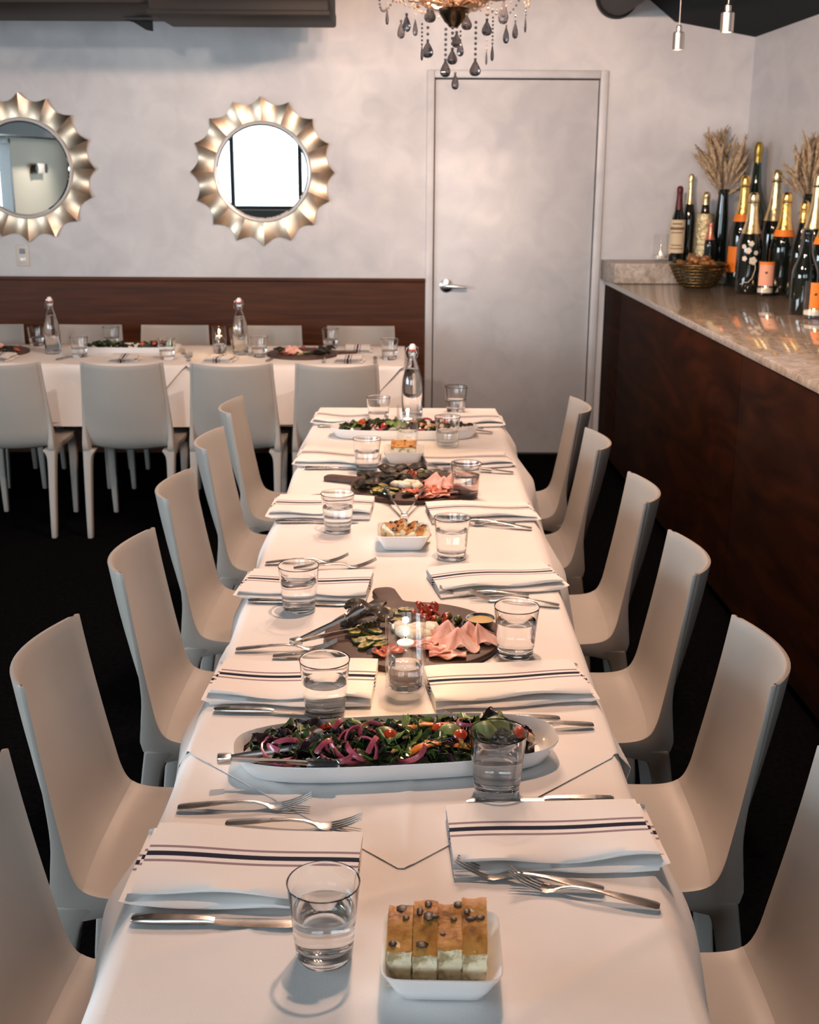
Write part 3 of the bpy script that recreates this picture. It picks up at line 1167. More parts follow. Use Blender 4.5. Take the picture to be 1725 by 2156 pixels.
def candle_glass(label, x, y, z, h=.148):
    t = thing('candle_lamp', label, 'candle', (x, y, z))
    R = .0365
    obj('glass_cylinder', once('cyl', lambda: G().lathe([(0, .001), (.030, 0), (R - .001, .002), (R, .006), (R, h - .002), (R - .0012, h), (R - .0024, h - .002),
        (R - .0024, .016), (.030, .0125), (0, .012)], 40).mesh('glass_cylinder', CANGL, angle=50)), t)
    obj('oil_cell', once('oil', lambda: G().lathe([(0, .0135), (.029, .0135), (.0315, .017), (.0315, .076), (.029, .087), (.020, .093), (.0135, .095), (.013, .099), (0, .099)], 32)
        .mesh('oil_cell', THIN, angle=50)), t)
    obj('lamp_oil', once('oilf', lambda: G().lathe([(0, .0145), (.0285, .0145), (.0308, .0175), (.0308, .0585), (.0300, .0580), (0, .0575)], 32).mesh('lamp_oil', WATER, angle=50)), t)
    wh = obj('wick_holder', once('whold', lambda: G().lathe([(0, .0985), (.0150, .0985), (.0155, .1005), (.0145, .102), (.006, .1024), (.0042, .107), (.0035, .109), (0, .109)], 24)
             .mesh('wick_holder', BEZEL, angle=45)), t)
    obj('wick', once('wick', lambda: G().tube([(0, 0, .107), (0, 0, .113)], .0016, 8).mesh('wick', WICK)), wh)
    obj('flame', once('flame', lambda: G().lathe([(0, .1115), (.0022, .1135), (.0036, .117), (.0030, .123), (.0014, .130), (0, .135)], 14).mesh('flame', FLAME)), t)
    point('candle_light', (x, y, z + .138), .55, (1, .58, .26), .006)
    return t


candle_glass('lit oil candle in a clear glass cylinder beside the near charcuterie board', -.006, 2.027, TZ + .0003)
candle_glass('lit oil candle in a clear glass cylinder in front of the far salad platter', -.008, 4.02, TZ + .0003)


# ------------------------------------------------------------------ bread dishes
def dish_mesh():
    def sq(r, z, n=32, p=9.0):
        out = []
        for k in range(n * 2):
            a = 2 * pi * k / (n * 2)
            c, s = cos(a), sin(a)
            d = (abs(c) ** p + abs(s) ** p) ** (-1 / p)
            out.append((r * d * c, r * d * s, z))
        return out
    prof = [(.0001, .0008), (.040, .0008), (.045, .0), (.048, .002), (.055, .016), (.0655, .0395), (.0665, .0412), (.0650, .0418), (.0628, .040), (.052, .016),
            (.046, .0065), (.040, .005), (.0001, .005)]
    return G().loft([sq(r, z) for r, z in prof], cap=False).mesh('bread_dish', PORC, angle=50)


CRUST = mixmat('golden_crust', [(.16, .052, .010), (.46, .185, .030), (.56, .27, .06)], 38, rough=.55, pos=[.34, .47, .62], bump=.35, bump_scale=70)
CRUMB = mixmat('pale_bread_crumb', [(.42, .32, .17), (.84, .74, .50), (.92, .84, .63)], 55, rough=.9, pos=[.36, .48, .62], bump=.9, bump_scale=70)
OLIVEBIT = mat('black_olive_bit', (.022, .012, .012), .45)


def slice_meshes(seed, w, dp, h, back):
    """one slice: crumb block with a domed crust on top, front face (-y) lower than the back"""
    r = random.Random(seed)
    nx, ny = 5, 9
    a1, a2 = r.uniform(0, 6), r.uniform(0, 6)
    top = []
    for i in range(nx):
        x = (i / (nx - 1) - .5) * w
        row = []
        for j in range(ny):
            s = j / (ny - 1)
            y = -dp / 2 + dp * s
            z = h + back * s - .010 * max(0, s - .8) / .2 * 1.5 + .004 * sin(s * 3.1) + .0015 * sin(x * 200 + a1) + .0018 * sin(s * 9 + a2)
            row.append((x, y, z))
        top.append(row)
    top = np.array(top)
    crust = G().sheet(top, .0035).mesh('crust', CRUST, angle=60)
    rings = []
    zl = [0, .2, .4, .6, .8, 1.0]
    for k in zl:
        ring = []
        per = [(i, 0) for i in range(nx)] + [(nx - 1, j) for j in range(1, ny)] + [(i, ny - 1) for i in range(nx - 2, -1, -1)] + [(0, j) for j in range(ny - 2, 0, -1)]
        for (i, j) in per:
            x, y, z = top[i][j]
            zz = .0 + (z - .0025) * k
            bulge = .0016 * sin(zz * 240 + x * 170 + a1) + .0012 * sin(zz * 400 + a2 + y * 190)
            if j == 0:
                y = y + bulge + .006 * (1 - k)
            x = x * (.95 + .04 * k) + .0006 * sin(zz * 310 + y * 200)
            ring.append((x, y, zz))
        rings.append(ring)
    crumb = G().loft(rings).mesh('crumb', CRUMB, angle=70)
    bits = G()
    for _ in range(r.randint(3, 5)):
        i, j = r.randint(1, nx - 2), r.randint(1, ny - 2)
        c = top[i][j]
        bits.ball((c[0] + r.uniform(-.005, .005), c[1], c[2] + .0002), r.uniform(.0036, .0072), 7, 5, (r.uniform(.7, 1.3), r.uniform(.7, 1.5), .35))
    return crust, crumb, bits.mesh('olive_bit', OLIVEBIT)


def bread_slice(label, loc, rot, seed, w, dp, h, back, group):
    t = thing('bread_slice', label, 'bread', loc, 0, group, rot)
    a, b, c = slice_meshes(seed, w, dp, h, back)
    obj('crumb', b, t)
    obj('crust', a, t)
    o = obj('olive_bit', c, t)
    o['kind'] = 'stuff'
    return t


DISH = dish_mesh()
DB = TN + .0003
tag(obj('bread_dish', DISH, None, (.041, 1.236, DB), (0, 0, -.02), (1.06, 1.04, 1)), 'square white porcelain dish of four bread slices nearest the camera', 'dish')
for k, (x, hh, bk) in enumerate(((-.006, .052, .022), (.0235, .050, .034), (.0525, .054, .022), (.081, .052, .036))):
    bread_slice('golden focaccia slice with pale crumb in the nearest dish, %s from the left' % ORD[k], (x - .002, 1.232 + (.004, .0, .002, -.002)[k], DB + .0056),
                (radians(-3), 0, radians(-2)), 20 + k, .0288, .080, hh, bk, 'bread slices in the nearest dish')
tag(obj('bread_dish', DISH, None, (-.016, 2.925, TZ + .0003), (0, 0, .01)), 'square white porcelain dish with leaning bread between the two charcuterie boards', 'dish')
for k, (x, y, rx, ry, rz, hh) in enumerate(((-.045, 2.925, 0, 0, .55, .036), (-.018, 2.93, 0, -.42, -.10, .040), (.008, 2.925, 0, -.40, -.22, .034), (.028, 2.93, 0, -.36, -.26, .026))):
    bread_slice('crusty bread slice leaning in the middle dish, %s from the left' % ORD[k], (x + (0, .012, .012, .010)[k], y, TZ + .0065 + (0, .004, .004, .004)[k]), (rx, ry, rz), 30 + k, .024, .07, hh, .012,
                'bread slices in the middle dish')
tag(obj('bread_dish', DISH, None, (-.020, 3.835, TZ + .0003), (0, 0, 0)), 'square white porcelain dish with one block of bread, in front of the far candle', 'dish')
bread_slice('block of focaccia with dark olives in the far dish', (-.020, 3.835, TZ + .0058), (0, 0, -.03), 41, .082, .07, .046, .014, None)

# ------------------------------------------------------------------ food bits
random.seed(5)
LEAFG = [mixmat('dark_green_leaf', [(.010, .030, .008), (.030, .070, .014)], 40, rough=.4, coat=.2),
         mixmat('bright_green_leaf', [(.06, .13, .02), (.15, .24, .05)], 40, rough=.4, coat=.2),
         mixmat('purple_black_leaf', [(.012, .008, .010), (.040, .014, .022)], 40, rough=.4, coat=.2)]
ONION = mixmat('pickled_red_onion', [(.26, .028, .062), (.50, .115, .165)], 60, rough=.3, coat=.3)
TOMATO = mat('red_tomato', (.42, .045, .012), .25, coat=.3)
CARROT = mat('orange_carrot', (.72, .21, .02), .35, coat=.2)
RADW = mat('radish_white', (.80, .74, .70), .4)
RADR = mat('radish_skin', (.40, .03, .09), .4)
CORN = mixmat('walnut_yellow', [(.32, .20, .05), (.55, .38, .12)], 60, rough=.5)
BEAN = mat('pale_bean', (.62, .42, .25), .4)
AVO = mixmat('pale_green_avocado', [(.07, .12, .025), (.20, .27, .08)], 25, rough=.4, coat=.2)


def leaf_mesh(kind, seed):
    r = random.Random(seed)
    nu, nv = 5, 8
    L = (.050, .045, .060)[kind % 3]
    W = (.020, .024, .012)[kind % 3]
    P = []
    ph = r.uniform(0, 6)
    cu = r.uniform(.2, .9)
    for i in range(nu):
        u = i / (nu - 1) * 2 - 1
        row = []
        for j in range(nv):
            s = j / (nv - 1)
            wdt = W * (sin(pi * min(1, .08 + s * .92)) ** .7) + .001
            if kind == 2:
                wdt *= (1 + .55 * sin(j * 2.9))
            z = .012 * sin(pi * s * cu) + .006 * u * u + .004 * sin(s * 9 + ph) * abs(u) + .003 * sin(s * 14 + ph + u * 3)
            row.append((L * (s - .5), u * wdt, z))
        P.append(row)
    return G().sheet(np.array(P), .0007).mesh('salad_leaf', LEAFG[(0, 1, 2)[kind]], angle=80)


def ring_arc_mesh(seed):
    r = random.Random(seed)
    R = r.uniform(.011, .017)
    sp = r.uniform(2.2, 4.6)
    g = G()
    sta = []
    for k in range(12):
        a = sp * k / 11
        sta.append(((R * cos(a) * 1.2, R * sin(a), .0030 * sin(a * 1.5)), .0022, .0055))
    g.ribbon(sta)
    return g.mesh('onion_ring', ONION, angle=60)


LEAVES = [[leaf_mesh(k, 10 * k + s) for s in range(4)] for k in range(3)]
ONIONS = [ring_arc_mesh(s) for s in range(6)]
PL_OUT = None


def platter_mesh(hl, hw):
    def rr(a, b, z, n=12):
        """rounded long outline with slightly flared ends"""
        out = []
        for k in range(64):
            t = 2 * pi * k / 64
            c, s = cos(t), sin(t)
            p = 3.0
            d = (abs(c) ** p + abs(s) ** p) ** (-1 / p)
            out.append((a * d * c, b * d * s, z))
        return out
    prof = [(.0, .001), (.72, .001), (.80, .0), (.84, .003), (.93, .020), (.985, .0325), (1.0, .0352), (.992, .0370), (.975, .0345), (.91, .021), (.83, .008), (.74, .006), (.0, .006)]
    rings = []
    for k, z in prof:
        k2 = max(k, .001)
        rings.append(rr(hl - (1 - k2) * .115 if k > .3 else hl * k2, hw - (1 - k2) * .115 * .85 if k > .3 else hw * k2, z))
    return G().loft(rings, cap=False).mesh('platter', PORC, angle=50)


def salad(cx, cy, z, rz, hl, hw, nleaf, seed, which, mapf, parts):
    r = random.Random(seed)
    grp = 'leaves of the %s salad' % which
    names = ['dark green', 'bright green', 'ragged purple black']
    M = Matrix.Translation((cx, cy, z)) @ Matrix.Rotation(rz, 4, 'Z')
    for k in range(nleaf):
        while True:
            u, v = r.uniform(-1, 1), r.uniform(-1, 1)
            if abs(u) ** 3 + abs(v) ** 3 < 1:
                break
        kind = r.choices((0, 1, 2), (5, 1.3, 4))[0]
        lift = .019 + .021 * (1 - max(abs(u) ** 3, abs(v) ** 2)) * r.uniform(.3, 1.0) * (k / nleaf * .6 + .4)
        p = M @ Vector((u * (hl - .038), v * (hw - .036), .006 + lift))
        o = obj('salad_leaf', r.choice(LEAVES[kind]), None, p, (r.uniform(-.5, .5), r.uniform(-.5, .35), r.uniform(0, 6.28)), (r.uniform(.8, 1.12),) * 3)
        tag(o, '%s salad leaf in the %s of the %s white platter' % (names[kind], ('left third', 'middle', 'right third')[int((u + 1) * 1.499)], which), 'leaf', grp + ', %s, %s' % (names[kind], ('left', 'middle', 'right')[int((u + 1) * 1.499)]))
    for kind, pts in parts.items():
        for i, (x, y) in enumerate(pts):
            q = r.uniform(0, 6.28)
            zz = z + .046 + r.uniform(-.002, .006) - .010 * min(1, abs(y - cy - (x - cx) * sin(rz)) / hw)
            y = max(y, cy + (x - cx) * sin(rz) - hw + (.054 if kind == 'onion_ring' and x < -.15 else .042 if kind in ('onion_ring', 'carrot', 'radish_slice') else .028))
            x = max(x, cx - hl + .078)
            loc = (x, y, zz)
            if kind == 'onion_ring':
                o = obj('onion_ring', ONIONS[i % 6], None, loc, (r.uniform(-.9, .9), r.uniform(-.6, .6), q), (1.65, 1.65, 1.5))
                tag(o, 'curled strip of pink pickled onion in the %s salad' % which, 'onion', 'pickled onion in the %s salad' % which)
            elif kind == 'radish_slice':
                o = thing('radish_slice', 'thin white radish slice with red rim in the %s salad' % which, 'radish', loc, 0, 'radish slices in the %s salad' % which, (.9 + .2 * i, .3 - .4 * i, q * .2))
                obj('flesh', once('radf', lambda: G().lathe([(0, 0), (.0115, 0), (.0115, .002), (0, .002)], 20).mesh('flesh', RADW)), o)
                obj('skin', once('radr', lambda: G().lathe([(.0113, -.0001), (.0125, 0), (.0125, .002), (.0113, .0021), (.0113, -.0001)], 20).mesh('skin', RADR)), o)
            elif kind == 'tomato':
                o = obj('tomato_half', once('tom', lambda: G().lathe([(0, 0), (.011, .001), (.013, .005), (.0105, .011), (.005, .0145), (0, .015)], 16).mesh('tomato_half', TOMATO)), None, loc, (r.uniform(-.6, .6), r.uniform(-.6, .6), q))
                tag(o, 'red cherry tomato half in the %s salad' % which, 'tomato', 'tomatoes in the %s salad' % which)
            elif kind == 'carrot':
                def cm():
                    return G().ribbon([((-.022, 0, 0), .004, .003), ((-.010, .002, .003), .011, .004), ((.006, .001, .004), .012, .004), ((.018, -.003, .001), .006, .003)]).mesh('carrot_ribbon', CARROT)
                o = obj('carrot_ribbon', once('car', cm), None, loc, (r.uniform(-.5, .5), r.uniform(-.3, .3), r.uniform(-.5, .5)), (1.4, 1.4, 1.4))
                tag(o, 'bright orange carrot shaving in the %s salad' % which, 'carrot', 'carrot shavings in the %s salad' % which)
            elif kind == 'walnut':
                def wm():
                    g = G()
                    for k in range(3):
                        g.ball(((k - 1) * .0035, .002 * (k % 2), 0), .0042, 7, 5, (1, .8, .7))
                    return g.mesh('walnut_piece', CORN)
                o = obj('walnut_piece', once('wal', wm), None, (x, y, zz + .004), (0, 0, q))
                tag(o, 'small yellow brown nut piece on the %s salad' % which, 'nut', 'nut pieces in the %s salad' % which)
            elif kind == 'bean':
                def bm_():
                    return G().ball((0, 0, 0), .009, 12, 8, (1.35, .8, .75)).mesh('bean', BEAN)
                o = obj('bean', once('bean', bm_), None, loc, (0, .2, q))
                tag(o, 'plump pale bean in the %s salad' % which, 'bean', 'beans in the %s salad' % which)
            elif kind == 'avocado':
                def am():
                    P = [[((s - .5) * .042 * (1 - .2 * abs(u)), u * .014, .012 * (1 - u * u) + .010 * sin(pi * s)) for s in np.linspace(0, 1, 8)] for u in np.linspace(-1, 1, 6)]
                    return G().sheet(np.array(P), .005).mesh('avocado_slice', AVO, angle=70)
                o = obj('avocado_slice', once('avo', am), None, (x, y, zz - .006), (r.uniform(-.3, .3), 0, r.uniform(-.6, .6)))
                tag(o, 'pale green avocado slice in the %s salad' % which, 'avocado', 'avocado slices in the %s salad' % which)


PLM = platter_mesh(.262, .088)
PX, PY, PR = -.018, 1.772, .115
tag(obj('salad_platter', PLM, None, (PX, PY, TZ + .0003), (0, 0, PR)), 'long white porcelain platter of mixed salad nearest the camera', 'platter')
salad(PX, PY, TZ, PR, .262, .088, 190, 3, 'near', None, {
    'onion_ring': [(-.211, 1.723), (-.196, 1.734), (-.213, 1.709), (-.11, 1.732), (-.091, 1.746), (-.077, 1.739), (-.063, 1.718), (-.083, 1.718), (-.105, 1.761), (-.055, 1.761),
                   (-.135, 1.717), (.006, 1.712), (.109, 1.80), (-.121, 1.785), (-.109, 1.71), (-.069, 1.705), (-.20, 1.715), (-.10, 1.725), (-.075, 1.75)],
    'radish_slice': [(-.155, 1.736), (-.143, 1.754), (-.061, 1.762)], 'tomato': [(-.031, 1.752), (.084, 1.753), (-.134, 1.78), (.180, 1.765), (.05, 1.775)],
    'carrot': [(.028, 1.712), (.016, 1.786), (-.005, 1.785), (.063, 1.79), (.087, 1.722)],
    'walnut': [(-.124, 1.743), (-.117, 1.740), (-.004, 1.755), (.029, 1.738), (-.021, 1.715), (.085, 1.737), (.12, 1.779), (.091, 1.735), (.14, 1.77)],
    'bean': [(.194, 1.763)], 'avocado': [(-.035, 1.762), (.066, 1.765), (.141, 1.788), (.12, 1.77)]})
P2 = (-.02, 4.21, 0.01)
tag(obj('salad_platter', PLM, None, (P2[0], P2[1], TZ + .0003), (0, 0, P2[2])), 'long white porcelain platter of salad at the far end of the long table', 'platter')
salad(P2[0], P2[1], TZ, P2[2], .262, .088, 60, 8, 'far', None, {
    'onion_ring': [(-.10, 4.19), (-.05, 4.2), (.05, 4.2), (.1, 4.21)], 'bean': [(-.13, 4.17), (.075, 4.17), (.09, 4.18), (.04, 4.18), (-.16, 4.18), (.11, 4.165), (.06, 4.155)],
    'avocado': [(-.07, 4.17), (-.04, 4.16)], 'tomato': [(-.17, 4.2), (.13, 4.2), (-.09, 4.165)], 'carrot': [(-.19, 4.19), (.03, 4.2)], 'radish_slice': [(.07, 4.2)]})


# ------------------------------------------------------------------ tongs
def tong_arm():
    """x from the hinge outwards; scalloped spoon end"""
    g = G()
    g.ribbon([((0, 0, 0), .013, .0016), ((.03, 0, .0008), .014, .0022), ((.08, 0, .0018), .0145, .0026), ((.13, 0, .0022), .0135, .0026), ((.165, 0, .0018), .014, .0024)])
    P = []
    for i in range(7):
        u = -1 + i / 3
        row = []
        for j in range(13):
            s = j / 12
            wd = .0075 + .011 * sin(pi * min(1, s * .78 + .1)) + .0022 * (1 if j % 2 else -1) * (s > .1)
            row.append((.162 + .066 * s, u * wd, .0018 + .0065 * (1 - u * u) - .004 * s * s + .0008 * (1 if j % 2 else -1)))
        P.append(row)
    g.sheet(np.array(P), .0012)
    return g.mesh('arm', CHROME, angle=50)


def tongs(label, loc, rz, pitch, spread, roll=0.0, blade='flat', L=1.0):
    """two arms opening by spread; blades lie flat (side by side) when blade == 'flat'"""
    t = thing('serving_tongs', label, 'tongs', loc, 0, 'steel serving tongs', (0, 0, rz))
    holder = t
    for s in (-1, 1):
        o = obj('arm', once('tongarm', tong_arm), holder, (0, s * .004, 0))
        o.matrix_basis = Matrix.Rotation(-pitch - (roll if s > 0 else 0), 4, 'Y') @ Matrix.Rotation(s * spread / 2, 4, 'Z') @ Matrix.Translation((0, 0, 0)) @ Matrix.Rotation(s * (1.2 if blade == 'edge' else .25), 4, 'X') @ Matrix.Scale(L, 4)
    h = obj('hinge', once('hinge', lambda: G().box((-.012, -.010, -.006), (.010, .010, .007)).mesh('hinge', CHROME, bevel=.003)), holder)
    h.matrix_basis = Matrix.Rotation(-pitch, 4, 'Y')
    return t


tongs('steel tongs lying across the left end of the near salad platter', (-.283, 1.688, TZ + .044), .14, -.02, .42, .03, 'edge', .78)
tongs('steel tongs resting on the grilled vegetables of the near board', (-.222, 2.222, TZ + .022), .56, .05, .34, .10, 'edge', .78)
tongs('open steel tongs hanging over the front rim of the second board', (-.014, 3.150, TZ + .012), 1.57, .06, .55, 0, 'edge', 1.0)


# ------------------------------------------------------------------ charcuterie boards
def board_mesh(R):
    n = 72
    pts = []
    for k in range(n):
        a = 2 * pi * k / n
        x, y = R * cos(a), R * sin(a)
        pts.append((x, y))
    hw = .026
    out = [(x, y) for x, y in pts if not (y > 0 and abs(x) < hw + .012)]
    # order: start right of the handle gap, go round to the left of it, then the handle
    out.sort(key=lambda p: (atan2(p[1], p[0]) - pi / 2) % (2 * pi))
    y0 = sqrt(R * R - (hw + .012) ** 2)
    hd_ = [(hw + .006, y0 + .006), (hw, y0 + .016), (hw, R + .085), (hw - .006, R + .097), (hw - .016, R + .102), (-hw + .016, R + .102), (-hw + .006, R + .097), (-hw, R + .085), (-hw, y0 + .016), (-hw - .006, y0 + .006)]
    return G().prism(out + hd_, 0, .013).mesh('serving_board', BOARD, bevel=.0035)


ZUC = mixmat('grilled_zucchini_flesh', [(.05, .045, .012), (.34, .28, .06), (.46, .40, .12)], 90, rough=.4, coat=.4, pos=[.40, .50, .62])
ZSKIN = mat('zucchini_skin', (.018, .045, .008), .35, coat=.3)
EGGP = mixmat('charred_eggplant', [(.006, .005, .004), (.016, .012, .008), (.16, .11, .025)], 60, rough=.55, coat=.08, spec=.3, pos=[.3, .58, .70])
PEPP = mixmat('roasted_red_pepper', [(.16, .010, .004), (.40, .045, .012)], 50, rough=.3, coat=.4)
OLV = mixmat('green_olive_skin', [(.055, .075, .012), (.11, .13, .03)], 30, rough=.3, coat=.3)
BOLV = mat('black_olive_skin', (.010, .008, .010), .25, coat=.3)
HAM = mixmat('pink_ham', [(.62, .27, .21), (.76, .42, .34), (.82, .56, .48)], 22, rough=.4, coat=.2, pos=[.35, .5, .68])
PROS = mixmat('cured_ham', [(.34, .07, .045), (.52, .16, .10), (.76, .52, .42)], 26, rough=.4, stretch=(1, 3, 1), pos=[.38, .5, .6])
SAL = mixmat('salami_red', [(.40, .06, .025), (.50, .11, .05), (.70, .40, .30)], 120, rough=.4, pos=[.4, .55, .68])
CHEESE = mixmat('white_cheese', [(.72, .66, .50), (.82, .78, .66)], 30, rough=.5, bump=.2, bump_scale=80)
MUST = mat('grain_mustard', (.50, .32, .07), .5)


def zuc_meshes():
    g, h = G(), G()
    P = []
    sk = []
    n = 24
    a, b, t = .019, .0115, .0042
    top = [(a * cos(2 * pi * k / n), b * sin(2 * pi * k / n), t + .0006 * sin(k * 2.1)) for k in range(n)]
    bot = [(x, y, 0) for x, y, z in top]
    g.add(top + bot + [(0, 0, t + .0008), (0, 0, 0)], [(k, (k + 1) % n, 2 * n) for k in range(n)] + [(n + k, 2 * n + 1, n + (k + 1) % n) for k in range(n)] + [(k, n + k, n + (k + 1) % n, (k + 1) % n) for k in range(n)])
    r1 = [(x * 1.09, y * 1.12, .0002) for x, y, z in top]
    r2 = [(x * 1.10, y * 1.13, z * .95) for x, y, z in top]
    r3 = [(x * .98, y * .98, z * .98) for x, y, z in top]
    r4 = [(x * .98, y * .98, .0002) for x, y, z in top]
    h.loft([r1, r2, r3, r4], wrap=True)
    return g.mesh('flesh', ZUC), h.mesh('skin', ZSKIN)


def egg_mesh(seed):
    r = random.Random(seed)
    p = r.uniform(0, 6)
    P = [[((s - .5) * .056 * (1 - .25 * abs(u) ** 2), u * .019, .008 + .006 * sin(pi * s) - .004 * u * u + .003 * sin(s * 7 + p) + .002 * sin(u * 4 + s * 5 + p)) for s in np.linspace(0, 1, 10)] for u in np.linspace(-1, 1, 7)]
    return G().sheet(np.array(P), .006).mesh('eggplant_slice', EGGP, angle=70)


def pepper_mesh(seed):
    r = random.Random(seed)
    a0 = r.uniform(0, 6)
    sta = []
    for k in range(10):
        s = k / 9
        a = a0 + s * 2.8
        sta.append(((.014 * cos(a) + .012 * s, .012 * sin(a), .005 + .008 * sin(pi * s) + .003 * sin(5 * s + a0)), .010 * (1 - .5 * abs(2 * s - 1)) + .003, .0035))
    return G().ribbon(sta).mesh('pepper_strip', PEPP, angle=70)


def ham_mesh(seed, m, R=.048, nm='ham_slice'):
    """a thin round slice folded in quarters, standing as a loose peak"""
    r = random.Random(seed)
    p = r.uniform(0, 6)
    P = []
    for i in range(25):
        u = i / 24
        row = []
        for j in range(9):
            s = j / 8
            rad = R * s
            # pleated cone: angle swept back and forth
            fold = sin(u * pi * 4 + p)
            ang = (u - .5) * 2.6
            z = .040 * (1 - s) ** 1.3 + .010 * s * (fold * .5 + .5) + .003 * sin(u * 23 + p) * s
            x = rad * sin(ang) * (1 - .15 * fold)
            y = -rad * cos(ang) * .75 + .010 * fold * s
            row.append((x, y, z + .001))
        P.append(row)
    return G().sheet(np.array(P), .0016).mesh(nm, m, angle=80)


def flat_slice(seed, m, nm, a=.036, b=.020, ruf=.006):
    r = random.Random(seed)
    p = r.uniform(0, 6)
    P = []
    for i in range(13):
        s = i / 12
        row = []
        for j in range(8):
            u = j / 7 * 2 - 1
            wv = b * (sin(pi * (.1 + .8 * s)) ** .6) * (1 + .1 * sin(s * 14 + p))
            row.append(((s - .5) * 2 * a, u * wv, .004 + ruf * (.5 + .5 * sin(s * 11 + p + u * 1.5)) * (.4 + .6 * abs(u)) + .003 * sin(u * 4 + p)))
        P.append(row)
    return G().sheet(np.array(P), .0016).mesh(nm, m, angle=80)


def cheese_mesh(seed):
    r = random.Random(seed)
    g = G()
    rings = []
    n = 12
    ph = [r.uniform(.8, 1.2) for _ in range(n)]
    for k, z in ((.2, .0), (.9, .0), (1.0, .004), (.97, .011), (.75, .0155), (.15, .017)):
        rings.append([(.021 * k * ph[j] * cos(2 * pi * j / n), .016 * k * ph[j] * sin(2 * pi * j / n), z + .001 * sin(j * 2 + seed)) for j in range(n)])
    return g.loft(rings).mesh('cheese_piece', CHEESE, angle=45)


def board(cx, cy, rz, R, which, items, z):
    o = tag(obj('serving_board', once(('board', R), lambda: board_mesh(R)), None, (cx, cy, z), (0, 0, rz)), 'round dark brown serving board with a paddle handle, %s' % which[0], 'board')
    zt = z + .0132
    w_ = which[1]
    r = random.Random(hash(w_) % 1 + len(w_))
    for kind, pts in items.items():
        for i, (x, y) in enumerate(pts):
            q = r.uniform(0, 6.28)
            lift = 0
            if kind == 'zucchini':
                t = thing('zucchini_slice', 'grilled yellow green zucchini slice on the %s board' % w_, 'zucchini', (x, y, zt + .0006 + .0045 * (i % 3)), 0, 'zucchini slices on the %s board' % w_, (r.uniform(-.15, .2), r.uniform(-.2, .2), q))
                zm = once('zuc', zuc_meshes)
                obj('flesh', zm[0], t)
                obj('skin', zm[1], t)
                continue
            me, nm, lab, cat, grp, rot, zz = {
                'eggplant': lambda: (once(('egg', i % 3), lambda: egg_mesh(i)), 'eggplant_slice', 'blackened grilled eggplant slice on the %s board' % w_, 'eggplant', 'eggplant slices', (r.uniform(-.2, .2), r.uniform(-.2, .2), q), .001 + .007 * (i % 3)),
                'pepper': lambda: (once(('pep', i % 3), lambda: pepper_mesh(i)), 'pepper_strip', 'curled roasted red pepper strip on the %s board' % w_, 'pepper', 'pepper strips', (0, 0, q), .001 + .003 * (i % 3)),
                'green_olive': lambda: (once('golv', lambda: G().ball((0, 0, .0095), .0095, 16, 10, (1.15, 1, 1)).mesh('green_olive', OLV)), 'green_olive', 'whole green olive on the %s board' % w_, 'olive', 'green olives', (0, 0, q), 0),
                'black_olive': lambda: (once('bolv', lambda: G().ball((0, 0, .0065), .0065, 14, 9, (1.15, 1, 1)).mesh('black_olive', BOLV)), 'black_olive', 'small black olive on the %s board' % w_, 'olive', 'black olives', (0, 0, q), 0),
                'ham': lambda: (once(('ham', i % 4), lambda: ham_mesh(i + 2, HAM)), 'ham_slice', 'folded pink ham slice on the %s board' % w_, 'ham', 'ham slices', (0, 0, (-.35, .4, .1, .9)[i % 4]), .0005),
                'cured': lambda: (once(('cur', i % 3), lambda: flat_slice(i, PROS, 'cured_ham_slice')), 'cured_ham_slice', 'ruffled dark red cured ham slice on the %s board' % w_, 'ham', 'cured ham slices', (0, 0, -.4 + .4 * i), .001),
                'salami': lambda: (once(('sal', i % 2), lambda: flat_slice(i + 9, SAL, 'salami_slice', .024, .022, .003)), 'salami_slice', 'red salami slice on the %s board' % w_, 'salami', 'salami slices', (0, .1, q), .001 + .002 * i),
                'cheese': lambda: (once(('che', i % 3), lambda: cheese_mesh(i)), 'cheese_piece', 'chunk of soft white cheese on the %s board' % w_, 'cheese', 'cheese chunks', (0, 0, q), .0003 + .004 * (i % 2)),
            }[kind]()
            tag(obj(nm, me, None, (x, y, zt + zz), rot), lab, cat, '%s on the %s board' % (grp, w_))
    return o


def ramekin(x, y, z, label):
    t = thing('sauce_cup', label, 'cup', (x, y, z))
    obj('cup', once('ram', lambda: G().lathe([(0, 0), (.020, 0), (.023, .004), (.029, .022), (.0305, .0235), (.029, .0235), (.0275, .022), (.022, .006), (0, .005)], 28).mesh('cup', CHROME)), t)
    obj('sauce', once('mus', lambda: G().lathe([(0, .006), (.0215, .006), (.0262, .0185), (.013, .020), (0, .0195)], 24).mesh('sauce', MUST)), t)


